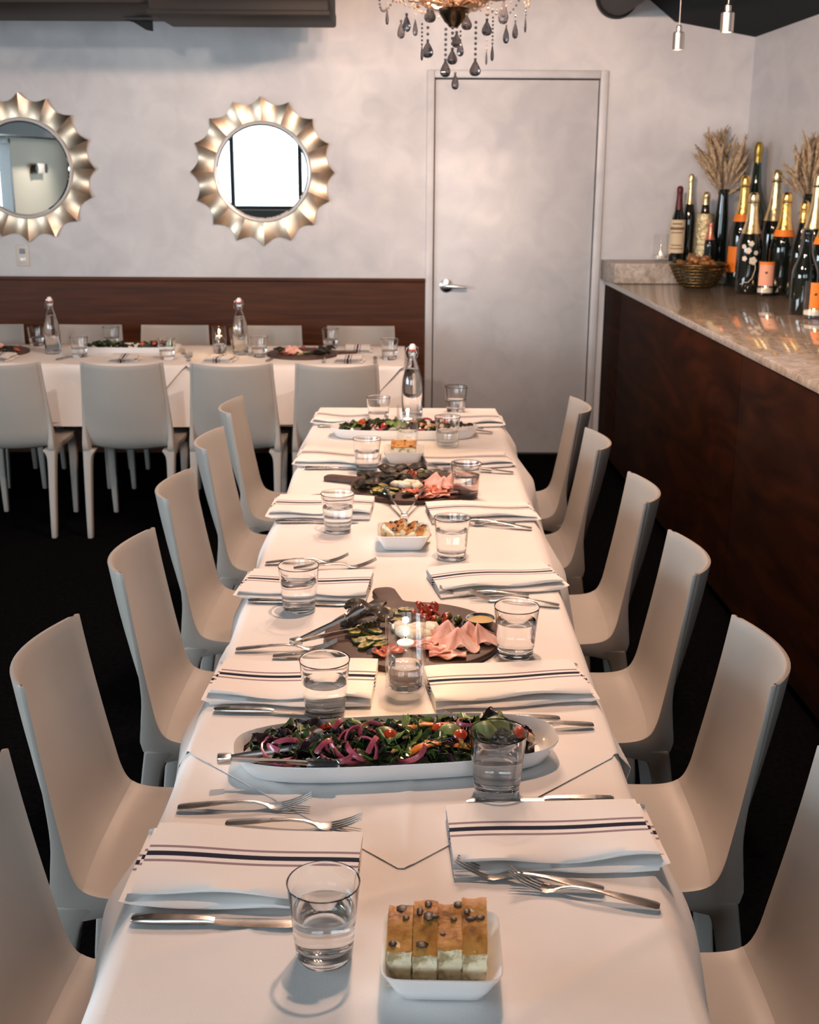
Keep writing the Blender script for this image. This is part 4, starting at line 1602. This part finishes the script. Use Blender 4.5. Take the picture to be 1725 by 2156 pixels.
board(.009, 2.297, .25, .181, ('beside the near candle', 'near'), {
    'eggplant': [(-.099, 2.356), (-.073, 2.394), (-.058, 2.335), (-.115, 2.335), (-.084, 2.315), (-.105, 2.38)],
    'zucchini': [(-.102, 2.245), (-.083, 2.212), (-.07, 2.275), (-.056, 2.25), (-.058, 2.215), (-.111, 2.268), (-.085, 2.285), (-.026, 2.39), (-.006, 2.395), (-.043, 2.404), (-.09, 2.235), (-.065, 2.232), (-.03, 2.36)],
    'pepper': [(.038, 2.368), (.024, 2.359), (.051, 2.378), (.061, 2.364), (.04, 2.341), (.035, 2.40), (.05, 2.35), (.028, 2.385), (.045, 2.392), (.06, 2.35), (.02, 2.37)],
    'green_olive': [(.059, 2.338), (.081, 2.362), (.102, 2.345)], 'black_olive': [(.068, 2.316), (.050, 2.318), (.118, 2.330)],
    'ham': [(.078, 2.262), (.118, 2.255), (.096, 2.222), (.135, 2.245)], 'cheese': [(-.019, 2.307), (.001, 2.258), (.021, 2.303), (.046, 2.291), (.004, 2.29), (-.012, 2.275), (.028, 2.268)],
    'cured': [(.051, 2.190), (.075, 2.168), (.035, 2.226)], 'salami': [(-.048, 2.180), (-.030, 2.190)]}, TZ + .0003)
ramekin(.147, 2.318, TZ + .0138, 'small steel cup of mustard at the right of the near board')
board(.012, 3.487, 1.22, .187, ('behind the open tongs', 'second'), {
    'eggplant': [(-.143, 3.444), (-.126, 3.419), (-.132, 3.497), (-.113, 3.524), (-.09, 3.50), (-.06, 3.545), (-.10, 3.47), (-.05, 3.50), (-.07, 3.58), (-.02, 3.52), (-.035, 3.60), (.02, 3.60), (.06, 3.55), (.05, 3.51)],
    'zucchini': [(-.097, 3.427), (-.078, 3.44), (-.089, 3.377), (-.067, 3.395), (-.054, 3.345), (-.006, 3.342), (-.102, 3.385), (-.05, 3.40), (-.075, 3.36)],
    'pepper': [(-.02, 3.541), (-.004, 3.528), (-.011, 3.568), (.0, 3.555), (-.03, 3.56)], 'green_olive': [(.028, 3.575), (.048, 3.585), (.07, 3.58), (.085, 3.565)], 'cured': [(.11, 3.38), (.08, 3.345), (.05, 3.325)],
    'ham': [(.078, 3.47), (.125, 3.464), (.10, 3.422), (.14, 3.44)], 'cheese': [(-.035, 3.454), (-.002, 3.455), (.022, 3.43), (-.015, 3.43), (.015, 3.46)],
    'salami': [(.022, 3.380), (.044, 3.362), (.085, 3.365), (.06, 3.39), (.0, 3.36), (.115, 3.40)]}, TZ + .0003)


# ------------------------------------------------------------------ swing-top water bottles
def water_bottle(label, x, y, z, rz, h=.285):
    t = thing('water_bottle', label, 'bottle', (x, y, z), rz, 'clear swing top water bottles')
    prof_o = [(0, .004), (.026, .002), (.034, 0), (.038, .003), (.0395, .010), (.0395, .120), (.037, .150), (.030, .180), (.021, .205), (.0155, .225), (.0140, .240), (.0150, .248), (.0165, .250), (.0165, .258), (.0150, .260)]
    prof_i = [(.0105, .260), (.0105, .240), (.0125, .225), (.0185, .204), (.0275, .179), (.0345, .149), (.037, .119), (.037, .012), (.030, .007), (0, .007)]
    obj('glass_body', once('wb', lambda: G().lathe(prof_o + prof_i, 36).mesh('glass_body', VESSEL, angle=60)), t)
    obj('water', once('wbw', lambda: G().lathe([(0, .0065), (.0302, .0066), (.0374, .0118), (.0374, .119), (.0349, .149), (.0279, .179), (.0225, .1925), (0, .1920)], 36).mesh('water', WATER, angle=50)), t)
    cp = obj('stopper', once('wbs', lambda: G().lathe([(0, .258), (.0125, .260), (.0135, .268), (.0115, .279), (.007, .285), (0, .286)], 20).mesh('stopper', PORC)), t)
    obj('gasket', once('wbg', lambda: G().lathe([(.0125, .2595), (.0150, .2605), (.0150, .2650), (.0125, .2660), (.0125, .2595)], 20).mesh('gasket', REDRUB)), cp)
    g = G()
    for s in (-1, 1):
        g.tube([(s * .014, 0, .276), (s * .022, 0, .270), (s * .026, .006, .250), (s * .021, .010, .232), (s * .016, .004, .228)], .0013, 6)
    g.tube([(-.022, 0, .270), (-.010, .0, .2745), (.010, 0, .2745), (.022, 0, .270)], .0013, 6)
    obj('wire_bail', once('wbb', lambda: g.mesh('wire_bail', CHROME)), t)
    return t


water_bottle('clear swing top water bottle at the far end of the long table', .008, 4.512, TZ + .0003, .3)
water_bottle('clear swing top water bottle on the back table, left of two', -1.807, 6.10, TZ + .0003, 1.0)
water_bottle('clear swing top water bottle on the back table, right of two', -.859, 6.10, TZ + .0003, .5)

# ------------------------------------------------------------------ settings on the back table
for i, (x, y) in enumerate(((-1.971, 6.37), (-1.644, 5.99), (-1.575, 6.37), (-1.197, 5.93), (-.905, 6.33), (-.754, 6.02), (-.421, 6.345), (-.103, 5.965))):
    tumbler('clear water tumbler on the back table, %s' % ('leftmost behind the left bottle', 'right of the left bottle, near edge', 'far edge, between the two left chair backs', 'near edge, in front of the middle chairs',
            'far edge, behind the candle', 'right of the right bottle', 'far edge, right of the dark board', 'rightmost at the table end')[i], x, y, TZ + .0003, .045, 'water glasses on the back table')
candle_glass('lit oil candle in a glass cylinder on the back table left of the right bottle', -.958, 6.06, TZ + .0003)
for i, (x, y, rz) in enumerate(((-2.02, 5.90, 1.5), (-1.40, 5.89, 1.62), (-.93, 5.90, 1.5), (-.30, 5.90, 1.57), (-.27, 6.24, 1.57), (-1.33, 6.29, 1.6))):
    me = napkin_mesh(.17, .13, 60 + i, 1)
    tag(obj('napkin', me, None, (x, y, TZ + .0003), (0, 0, rz)), 'folded striped napkin on the back table, %s' % ('leftmost', 'second from the left along the near edge', 'left of the dark board near edge', 'near the right end in front',
        'standing out white behind the near right one', 'far edge by the long white platter')[i], 'napkin', 'napkins on the back table')
for i, (x, y, rz, m) in enumerate(((-1.73, 5.88, 1.2, KM), (-1.10, 5.97, 1.9, FM), (-1.08, 5.86, 1.7, FM), (-.70, 5.86, 1.4, KM), (-.17, 5.83, 1.6, KM), (-.42, 5.84, 1.6, FM))):
    nm = 'fork' if m is FM else 'table_knife'
    tag(obj(nm, m, None, (x, y, TZ + .0008), (0, 0, rz)), 'steel %s on the back table, %s' % ('fork' if m is FM else 'knife', ('by the left bottle', 'left of the middle', 'beside the middle napkin', 'in front of the dark board', 'at the right end', 'right of the dark board')[i]),
        'fork' if m is FM else 'knife', 'cutlery on the back table')
tag(obj('salad_platter', PLM, None, (-1.43, 6.16, TZ + .0003), (0, 0, .02)), 'long white porcelain platter on the back table', 'platter')
salad(-1.43, 6.16, TZ, .02, .262, .088, 40, 15, 'back table', None, {'tomato': [(-1.30, 6.14), (-1.36, 6.13), (-1.25, 6.15)], 'avocado': [(-1.22, 6.13)]})
board(-.545, 6.10, -1.3, .181, ('right on the back table', 'back right'), {
    'eggplant': [(-.43, 6.06), (-.45, 6.02), (-.41, 6.10), (-.47, 6.06), (-.44, 6.12), (-.66, 6.04), (-.64, 6.10)], 'zucchini': [(-.55, 6.02), (-.53, 6.05), (-.51, 6.02), (-.54, 6.08), (-.50, 6.06)],
    'ham': [(-.61, 6.08), (-.58, 6.06)], 'pepper': [(-.53, 6.14), (-.50, 6.15), (-.55, 6.15)], 'salami': [(-.60, 6.02), (-.63, 6.05)]}, TZ + .0003)
board(-2.12, 6.12, 1.6, .181, ('leftmost on back table', 'back left'), {
    'ham': [(-2.13, 6.12), (-2.07, 6.10), (-2.10, 6.06), (-2.16, 6.08)], 'eggplant': [(-2.0, 6.04), (-2.03, 6.08), (-2.05, 6.0), (-2.10, 6.0)], 'salami': [(-1.99, 6.09), (-2.02, 6.13)], 'pepper': [(-2.04, 6.15), (-2.0, 6.16)]}, TZ + .0003)


# ------------------------------------------------------------------ sideboard display
ZC, ZL = 1.0503, 1.1603


def bottle(label, x, y, z, h, r, glass, foil=None, foil_from=.62, collar=None, labels=(), rz=0, cage=False, top=None, slim=1.0):
    """champagne or wine bottle; foil wraps the neck from foil_from*h; labels: (material, z0, z1, half angle, facing)"""
    t = thing('wine_bottle', label, 'bottle', (x, y, z), rz)

    def rad(k):
        return r * (1 - (1 - slim) * min(1, max(0, (k - .5) / .2))) * float(np.interp(k, [0, .02, .45, .52, .58, .64, .72, .84, .90, .93, .96, 1.0], [.93, 1, 1, .95, .80, .63, .46, .36, .34, .39, .37, .34]))
    prof = [(0, .004 * h)] + [(rad(k) * (.9 if k == 0 else 1), h * k) for k in (0, .012, .03, .2, .42, .46, .50, .54, .58, .62, .66, .72, .78, .84, .90, .915, .93, .95, .975)] + [(rad(1) * .6, h * .985), (0, h * .985)]
    obj('bottle_body', G().lathe(prof, 32).mesh('bottle_body', glass, angle=50), t)
    if foil:
        ks = [k for k in (foil_from, foil_from + .04, .72, .78, .84, .90, .915, .93, .95, .975) if k >= foil_from]
        pr = [(rad(foil_from) - .001, h * foil_from)] + [(rad(k) + .0016, h * k) for k in ks] + [(rad(1) * .75, h * 1.0), (0, h * 1.004)]
        fo = obj('foil', G().lathe(pr, 28).mesh('foil', foil, angle=50), t)
        if cage:
            obj('wire_ring', G().lathe([(rad(.905) + .0016, h * .900), (rad(.905) + .0036, h * .905), (rad(.905) + .0016, h * .910), (rad(.905) + .0016, h * .900)], 24).mesh('wire_ring', BRONZE), fo)
    if collar:
        k0, k1 = foil_from - .045, foil_from + .02
        pr = [(rad(k0) + .0008, h * k0), (rad(k0) + .0024, h * k0), (rad(k1) + .0030, h * k1), (rad(k1) + .0010, h * k1), (rad(k0) + .0008, h * k0)]
        obj('collar', G().lathe(pr, 28).mesh('collar', collar, angle=50), t)
    for (m, z0, z1, ha, fa) in labels:
        P = [[((r + .0012) * cos(fa + a), (r + .0012) * sin(fa + a), zz * h) for zz in np.linspace(z0, z1, 4)] for a in np.linspace(-ha, ha, 12)]
        lb = obj('label', G().sheet(np.array(P), .0008).mesh('label', m, angle=60), t)
        if m is CREAMPAPER:
            g = G()
            for q0, q1, wq in ((.86, .90, .5), (.70, .78, .8), (.60, .63, .6), (.22, .25, .55), (.12, .15, .7)):
                P = [[((r + .0022) * cos(fa + a), (r + .0022) * sin(fa + a), (z0 + (z1 - z0) * q) * h) for q in (q0, q1)] for a in np.linspace(-ha * wq, ha * wq, 8)]
                g.sheet(np.array(P), .0005)
            o = obj('print', g.mesh('print', mat('brown_ink', (.22, .13, .07), .7)), lb)
            o['kind'] = 'stuff'
    return t


FACE = -pi / 2 - .28
bottle('dark wine bottle with red foil and a cream label on the ledge', 1.510, 7.02, ZL, .415, .043, DKGLASS, REDFOIL, .70, None, [(CREAMPAPER, .12, .56, 1.25, FACE)])
bottle('slim bottle with pale gold neck behind the gold sleeved one', 1.585, 7.092, ZL, .48, .038, DKGLASS, PALEGOLD, .66)
SEQ = mixmat('gold_sequin_sleeve', [(.50, .38, .16), (.85, .72, .42), (.95, .86, .62)], 90, rough=.25, metal=1.0, bump=1.0, bump_scale=90)
gb = bottle('bottle in a glittering gold sleeve behind the woven basket', 1.655, 7.0, ZL, .385, .052, DKGLASS, PALEGOLD, .82, None, [])
obj('sleeve', G().lathe([(.052, .0), (.0550, .004), (.0555, .08), (.0548, .17), (.0535, .25), (.050, .268), (.045, .268), (.049, .250), (.0505, .16), (.052, 0)], 32).mesh('sleeve', SEQ, angle=60), gb)
bottle('small dark split bottle with pink foil behind the basket', 1.668, 6.895, ZL, .225, .031, DKGLASS, PINKFOIL, .58)
bottle('large champagne bottle with gold neck and orange label behind the basket', 1.790, 6.705, ZC, .585, .066, DKGLASS, GOLDFOIL, .64, ORANGE, [(ORANGE, .14, .37, 1.3, FACE)], cage=True)
WB = bottle('dark champagne bottle painted with white blossoms, gold foil neck', 1.743, 6.345, ZC, .505, .066, DKGLASS, PALEGOLD, .60, None, [], cage=True)
WHITEP = mat('white_enamel', (.72, .66, .55), .5)
for (a, zz, s) in ((-1.95, .22, .016), (-1.55, .17, .020), (-2.2, .18, .013), (-1.75, .255, .014), (-2.3, .24, .012), (-1.35, .21, .012)):
    g = G()
    for k in range(5):
        an = 2 * pi * k / 5
        g.ball((0, s * .55 * cos(an), s * .55 * sin(an)), s * .5, 8, 5, (.12, 1, 1))
    obj('painted_blossom', g.mesh('painted_blossom', WHITEP), WB, (.0665 * cos(a), .0665 * sin(a), zz), (0, 0, a))
g = G().tube([(.067 * cos(a), .067 * sin(a), z) for a, z in ((-2.4, .05), (-2.1, .06), (-1.8, .062), (-1.5, .085), (-1.3, .13), (-1.4, .17))], .0016, 6)
obj('painted_stem', g.mesh('painted_stem', WHITEP), WB)
bottle('tall champagne bottle with long pale gold neck, between the blossom bottle and the pink candle', 1.928, 6.60, ZC, .616, .070, DKGLASS, PALEGOLD, .58, None, [], cage=True)
bottle('champagne bottle with gold neck and orange collar behind the pink candle glass', 1.900, 6.305, ZC, .508, .066, DKGLASS, GOLDFOIL, .62, ORANGE, [], cage=True)
bottle('very large green bottle in the corner behind the others', 1.892, 6.87, ZC, .760, .086, GREENGL, mat('olive_gold_foil', (.34, .24, .06), .35, .9), .86, slim=.68)
bottle('tall dark bottle with pale gold neck under the right dried grass', 1.937, 5.95, ZC, .600, .063, DKGLASS, PALEGOLD, .58, None, [], cage=True)
bottle('dark champagne bottle with gold neck and orange collar at the right edge', 1.918, 5.74, ZC, .500, .056, DKGLASS, GOLDFOIL, .62, ORANGE, [], cage=True)
bottle('dark bottle with a short gold neck left of the right vase', 1.945, 6.15, ZC, .47, .058, DKGLASS, GOLDFOIL, .78)
bottle('plain black bottle nearest the camera on the marble', 1.745, 5.435, ZC, .375, .058, DKGLASS)
bottle('dark bottle at the frame edge right of the black bottle', 1.86, 5.36, ZC, .47, .058, DKGLASS)


def votive(label, x, y, z, h, r, paper, lit=True, half=1.0):
    t = thing('candle_glass', label, 'candle', (x, y, z))
    obj('glass_cylinder', G().lathe([(0, .001), (r * .85, 0), (r, .004), (r, h - .001), (r - .001, h), (r - .002, h - .001), (r - .002, .018), (0, .014)], 28).mesh('glass_cylinder', THIN, angle=50), t)
    if paper:
        P = [[((r + .0012) * cos(FACE + a), (r + .0012) * sin(FACE + a), zz) for zz in np.linspace(h * .30, h * .97, 4)] for a in np.linspace(-half, half, 12)]
        lb = obj('label', G().sheet(np.array(P), .0008).mesh('label', paper, angle=60), t)
        obj('emblem', G().ball((0, 0, 0), .006, 8, 6, (.2, 1.2, 1)).mesh('emblem', BRONZE), lb, ((r + .0015) * cos(FACE), (r + .0015) * sin(FACE), h * .68), (0, 0, FACE))
        P = [[((r + .0024) * cos(FACE + a), (r + .0024) * sin(FACE + a), zz) for zz in np.linspace(h * .90, h * .98, 3)] for a in np.linspace(-half, half, 12)]
        obj('label_band', G().sheet(np.array(P), .0008).mesh('label_band', ORANGE, angle=60), lb)
    obj('wax', G().lathe([(0, .015), (r - .0025, .0185), (r - .0025, h * .22), (0, h * .215)], 24).mesh('wax', WHITEP), t)
    obj('flame', G().lathe([(0, 0), (.003, .003), (.0042, .008), (.002, .016), (0, .021)], 12).mesh('flame', FLAME), t, (0, 0, h * .235))
    return t


votive('tall candle glass with a pink and orange label among the champagne bottles', 1.800, 6.215, ZC, .176, .041, PINKPAPER)
votive('candle glass with an orange glow at the right edge beside the black bottle', 1.742, 5.262, ZC, .160, .045, ORANGE, half=.5)
votive('short clear candle glass on the ledge left of the red wine bottle', 1.425, 7.045, ZL, .150, .040, None)

# woven basket with amber pieces
BSK = mat('dark_bronze_weave', (.16, .105, .035), .28, .85)
bk = thing('woven_basket', 'dark bronze woven basket on the marble by the ledge', 'basket', (1.562, 6.685, ZC))
bk.scale = (1.15, 1.15, 1.12)
obj('base', G().lathe([(0, 0), (.065, 0), (.068, .006), (0, .007)], 24).mesh('base', BSK), bk)


def br_(z):
    return .068 + .062 * (z / .105) ** .7


for k in range(7):
    z = .010 + k * .0150
    r = br_(z)
    path = [((r + .0042 * (1 if (j + k) % 2 else -1)) * cos(2 * pi * j / 40), (r + .0042 * (1 if (j + k) % 2 else -1)) * sin(2 * pi * j / 40), z) for j in range(41)]
    obj('weave_strand', G().tube(path, .0042, 6, cap=False).mesh('weave_strand', BSK, angle=70), bk)
for k in range(20):
    a = 2 * pi * k / 20
    obj('stake', G().tube([(br_(z) * cos(a), br_(z) * sin(a), z) for z in (.004, .03, .06, .09, .108)], .003, 6).mesh('stake', BSK), bk)
obj('rim', G().tube([(.132 * cos(2 * pi * j / 40), .132 * sin(2 * pi * j / 40), .110) for j in range(41)], .007, 8, cap=False).mesh('rim', BSK, angle=70), bk)
AMB = mixmat('amber_glaze', [(.09, .032, .007), (.26, .10, .022), (.44, .20, .055)], 30, rough=.3, coat=.5, bump=.6, bump_scale=50)
r_ = random.Random(4)
for k in range(22):
    a, q = r_.uniform(0, 6.28), sqrt(r_.uniform(0, 1)) * .100
    rr = r_.uniform(.020, .030)
    g = G().ball((0, 0, 0), rr, 10, 7, (1.2, .95, .8))
    tag(obj('dried_fruit', g.mesh('dried_fruit', AMB, angle=60), None, (1.562 + q * cos(a), 6.685 + q * sin(a), ZC + .088 + .075 * (1 - q / .12) * r_.uniform(.6, 1) + (.015 if k > 10 else 0)), (r_.uniform(-1, 1), r_.uniform(-1, 1), a)),
        'glossy amber brown piece piled in the dark woven basket', 'fruit', 'amber pieces in the basket')
# leaves of cellophane-bright rim piece seen on the basket: thin white paper edge
# dried grasses in dark vases
PAMP = mixmat('dried_beige_plume', [(.30, .21, .125), (.52, .39, .245), (.64, .50, .33)], 60, rough=.9, bump=.5, bump_scale=120)


def plume_mesh(seed):
    r = random.Random(seed)
    L = .15
    bend = r.uniform(.02, .06)
    path = [(bend * (k / 9) ** 2, 0, L * k / 9) for k in range(10)]
    rad = [.0012, .0040, .0070, .0085, .0088, .0080, .0066, .0050, .0030, .0006]
    rad = [1.25 * q * (1 + .25 * (1 if k % 2 else -1)) for k, q in enumerate(rad)]
    g = G().tube(path, rad, 7)
    for k in range(14):
        s = r.uniform(.15, .9)
        a = r.uniform(0, 6.28)
        b = Vector((bend * s * s, 0, L * s))
        d = Vector((cos(a) * .5, sin(a) * .5, 1)).normalized() * .022
        g.tube([b, b + d * .5 + Vector((cos(a), sin(a), 0)) * .004, b + d + Vector((cos(a), sin(a), 0)) * .006], [.0022, .0018, .0003], 4)
    return g.mesh('plume', PAMP, angle=70)


PLUMES = [plume_mesh(s) for s in range(5)]


def grass_vase(label, x, y, z, vh, vr, n, seed, spread, hmin, hmax, lean, xmax):
    t = thing('vase_of_dried_grass', label, 'vase', (x, y, z))
    obj('vase', G().lathe([(0, 0), (vr, 0), (vr * 1.02, .01), (vr * .95, vh * .6), (vr * .72, vh * .9), (vr * .8, vh), (vr * .7, vh), (vr * .6, vh * .9), (0, vh * .85)], 24).mesh('vase', DKGLASS, angle=50), t)
    r = random.Random(seed)
    fixed = [(.13, .12), (.14, .05), (.10, .00), (-.12, .10), (.09, .20), (-.10, .22)]
    for k in range(n + len(fixed)):
        a = r.uniform(0, 6.28)
        sp = spread * sqrt(r.uniform(0.02, 1))
        top = r.uniform(hmin, hmax) - .25 * sp
        tip = Vector((min(lean + sp * cos(a), xmax), sp * sin(a) * .45, vh + top))
        if k >= n:
            tip = Vector((min(lean + fixed[k - n][0] + .03, xmax), r.uniform(-.06, .02), vh + fixed[k - n][1]))
        d = tip - Vector((0, 0, vh * .9))
        st = tip - d.normalized() * .14
        q = d.to_track_quat('Z', 'Y')
        pl = obj('plume', PLUMES[k % 5], t, st)
        pl.rotation_euler = (q @ Euler((0, 0, r.uniform(0, 6.28))).to_quaternion()).to_euler()
        obj('stem', G().tube([(0, 0, vh * .7), (st * .5 + Vector((0, 0, vh * .45))), st], .0014, 5).mesh('stem', PAMP), pl).matrix_parent_inverse = (Matrix.Translation(st) @ pl.rotation_euler.to_matrix().to_4x4()).inverted()
    return t


grass_vase('dark vase of beige dried grass plumes, left of two on the sideboard', 1.757, 7.03, ZL, .40, .040, 46, 3, .19, .14, .36, -.03, .13)
grass_vase('dark vase of beige dried grass plumes, right of two on the sideboard', 2.045, 6.42, ZC, .50, .040, 42, 9, .18, .13, .34, .0, .035)

# ------------------------------------------------------------------ chandelier
CX, CY = .132, 4.1
ch = thing('chandelier', 'smoky crystal chandelier hanging over the long table', 'chandelier', (CX, CY, 2.11))
obj('bowl', G().lathe([(0, -.012), (.014, -.010), (.022, .000), (.030, .006), (.040, .022), (.046, .030), (.050, .046), (.036, .050), (.020, .052), (0, .052)], 32).mesh('bowl', BRONZE), ch)
obj('glass_dish', G().lathe([(.046, .034), (.075, .040), (.105, .056), (.122, .080), (.125, .084), (.120, .082), (.100, .060), (.072, .045), (.046, .040), (.046, .034)], 36).mesh('glass_dish', thinglass('thin_amber_glass', (.80, .72, .64))), ch)
obj('column', G().lathe([(0, .05), (.020, .05), (.024, .09), (.014, .13), (.028, .18), (.030, .22), (.012, .27), (.010, .46), (0, .46)], 24).mesh('column', AMBERGL), ch)
obj('suspension_rod', G().tube([(0, 0, .45), (0, 0, ceil_z(CX, CY) - 2.11)], .005, 8).mesh('suspension_rod', BRONZE), ch)


def beads(path, r, step):
    g = G()
    P = [Vector(p) for p in path]
    acc = 0
    for a, b in zip(P[:-1], P[1:]):
        d = (b - a).length
        n = max(1, int(d / step))
        for k in range(n):
            g.ball(a.lerp(b, k / n), r, 6, 4)
    return g


def drop_mesh(w, h):
    n = 8
    prof = [(0, 0), (.25, .03), (.42, .12), (.5, .28), (.46, .45), (.30, .68), (.13, .88), (.05, .97), (0, 1.0)]
    g = G().lathe([(r * w, z * h) for r, z in prof], n)
    g.v = [(x, y * .55, z) for x, y, z in g.v]
    return g.mesh('crystal_drop', SMOKE, angle=12)


NARM = 6
for k in range(NARM):
    a = 2 * pi * k / NARM + .25
    c, s = cos(a), sin(a)
    arm = obj('arm', G().tube([(c * .02, s * .02, .060), (c * .08, s * .08, .085), (c * .14, s * .14, .078), (c * .20, s * .20, .088), (c * .235, s * .235, .125), (c * .24, s * .24, .165)], [.009, .009, .008, .008, .007, .007], 10).mesh('arm', AMBERGL, angle=60), ch)
    obj('drip_pan', G().lathe([(0, .160), (.018, .160), (.040, .172), (.042, .176), (.018, .170), (0, .170)], 20, (c * .24, s * .24, 0)).mesh('drip_pan', AMBERGL), arm)
    obj('candle_tube', G().lathe([(0, .17), (.010, .17), (.010, .245), (0, .245)], 14, (c * .24, s * .24, 0)).mesh('candle_tube', WHITEPL), arm)
    obj('bulb', G().lathe([(0, .245), (.009, .25), (.015, .27), (.011, .295), (.003, .318), (0, .32)], 14, (c * .24, s * .24, 0)).mesh('bulb', BULB), arm)
    point('chandelier_light', (CX + c * .24, CY + s * .24, 2.11 + .345), 26, (1.0, 0.66, 0.49), .03)
SX, SZ = .001490, .001410      # metres per photo pixel at the chandelier, used to size the pendants from the photo
DROPS = [(257, 70, 225, 40, 0), (385, 190, 350, 68, 110), (435, 130, 290, 68, 80), (515, 170, 325, 46, 20), (577, 400, 550, 36, 180), (630, 365, 525, 98, 190), (648, 40, 205, 100, 0), (795, 540, 700, 88, 215),
         (857, 440, 585, 84, 200), (887, 660, 815, 66, 600), (930, 360, 510, 60, 240), (895, 290, 430, 84, 190), (985, 130, 270, 90, 90), (1070, 535, 690, 98, 150), (1170, 175, 320, 84, 110), (1172, 440, 585, 32, 320),
         (1225, 390, 550, 38, 120), (1318, 0, 215, 96, -40), (1348, 225, 390, 50, 180), (1430, 185, 345, 52, 100), (1522, 130, 290, 40, 0)]
for i, (cx, yt, yb_, wd, y0) in enumerate(DROPS):
    px, t0, t1 = 750 + cx / 4.3125, yt / 4.3125, yb_ / 4.3125
    x = (px - 862.5) * SX - CX
    z0, z1 = 2.180 - t1 * SZ, 2.180 - t0 * SZ
    rad = .235 if abs(x) > .10 else .11
    yy = sqrt(max(0, rad * rad - x * x)) * (1 if i % 2 else -1) * (.55 if abs(x) < .1 else 1)
    f = 1 + yy / CY
    lx = (x + CX) * f - CX
    dz = (2.11 - 1.68) * 0
    w_, h_ = 1.12 * wd / 4.3125 * SX, (z1 - z0)
    zz = 1.68 + (z0 - 1.68) * f - 2.11
    dr = obj('crystal_drop', drop_mesh(w_, h_ * f), ch, (lx, yy, zz), (0, 0, .3 * sin(i * 2.3) + (1.1 if wd < 45 else 0)))
    zc0 = zz + h_ * f
    zc1 = max(zc0 + .012, 1.68 + (2.180 - y0 / 4.3125 * SZ - 1.68) * f - 2.11)
    br = .0052 if wd > 60 else .0036
    g = beads([(0, 0, h_ * f), (0, 0, h_ * f + (zc1 - zc0))], br, br * 2.9)
    obj('bead_chain', g.mesh('bead_chain', SMOKE if i % 3 else AMBERGL), dr)
for k in range(NARM):
    a0, a1 = 2 * pi * k / NARM + .25, 2 * pi * (k + 1) / NARM + .25
    path = []
    for j in range(17):
        s = j / 16
        a = a0 + (a1 - a0) * s
        path.append((.235 * cos(a), .235 * sin(a), .13 - .085 * sin(pi * s)))
    obj('bead_garland', beads(path, .0045, .011).mesh('bead_garland', AMBERGL if k % 2 else SMOKE), ch)
    path = []
    for j in range(13):
        s = j / 12
        path.append((.235 * cos(a0) * (1 - s) + .05 * cos(a0) * s, .235 * sin(a0) * (1 - s) + .05 * sin(a0) * s, .12 - .10 * sin(pi * s * .8) + .04 * s))
    obj('bead_garland', beads(path, .0045, .011).mesh('bead_garland', AMBERGL), ch)
g = G()
rc = random.Random(2)
for k in range(46):
    a = rc.uniform(0, 6.28)
    r = rc.uniform(.03, .13)
    g.ball((r * cos(a), r * sin(a), .035 + rc.uniform(0, .05)), rc.uniform(.004, .008), 6, 4)
o = obj('crystal_beads', g.mesh('crystal_beads', AMBERGL, angle=10), ch)
o['kind'] = 'stuff'

# let the table glasses focus the lamp light onto the cloth
for o in COL.objects:
    n = o.name.split('.')[0]
    if n in ('water_glass', 'water'):
        o.cycles.is_caustics_caster = True
    elif n in ('tablecloth', 'napkin'):
        o.cycles.is_caustics_receiver = True
    elif o.type == 'LIGHT' and n in ('chandelier_light', 'ceiling_lamp_light'):
        o.data.cycles.is_caustics_light = True

# look-alikes in a dish are told apart by their order from left to right
same = {}
for o in COL.objects:
    if o.parent is None and o.get('label') and o.get('category') not in ('leaf', 'fruit'):
        same.setdefault(o['label'], []).append(o)
for lab, os_ in same.items():
    if 1 < len(os_) <= 20:
        for k, o in enumerate(sorted(os_, key=lambda q: q.location.x)):
            o['label'] = '%s, %s from the left' % (lab, ORD[k])
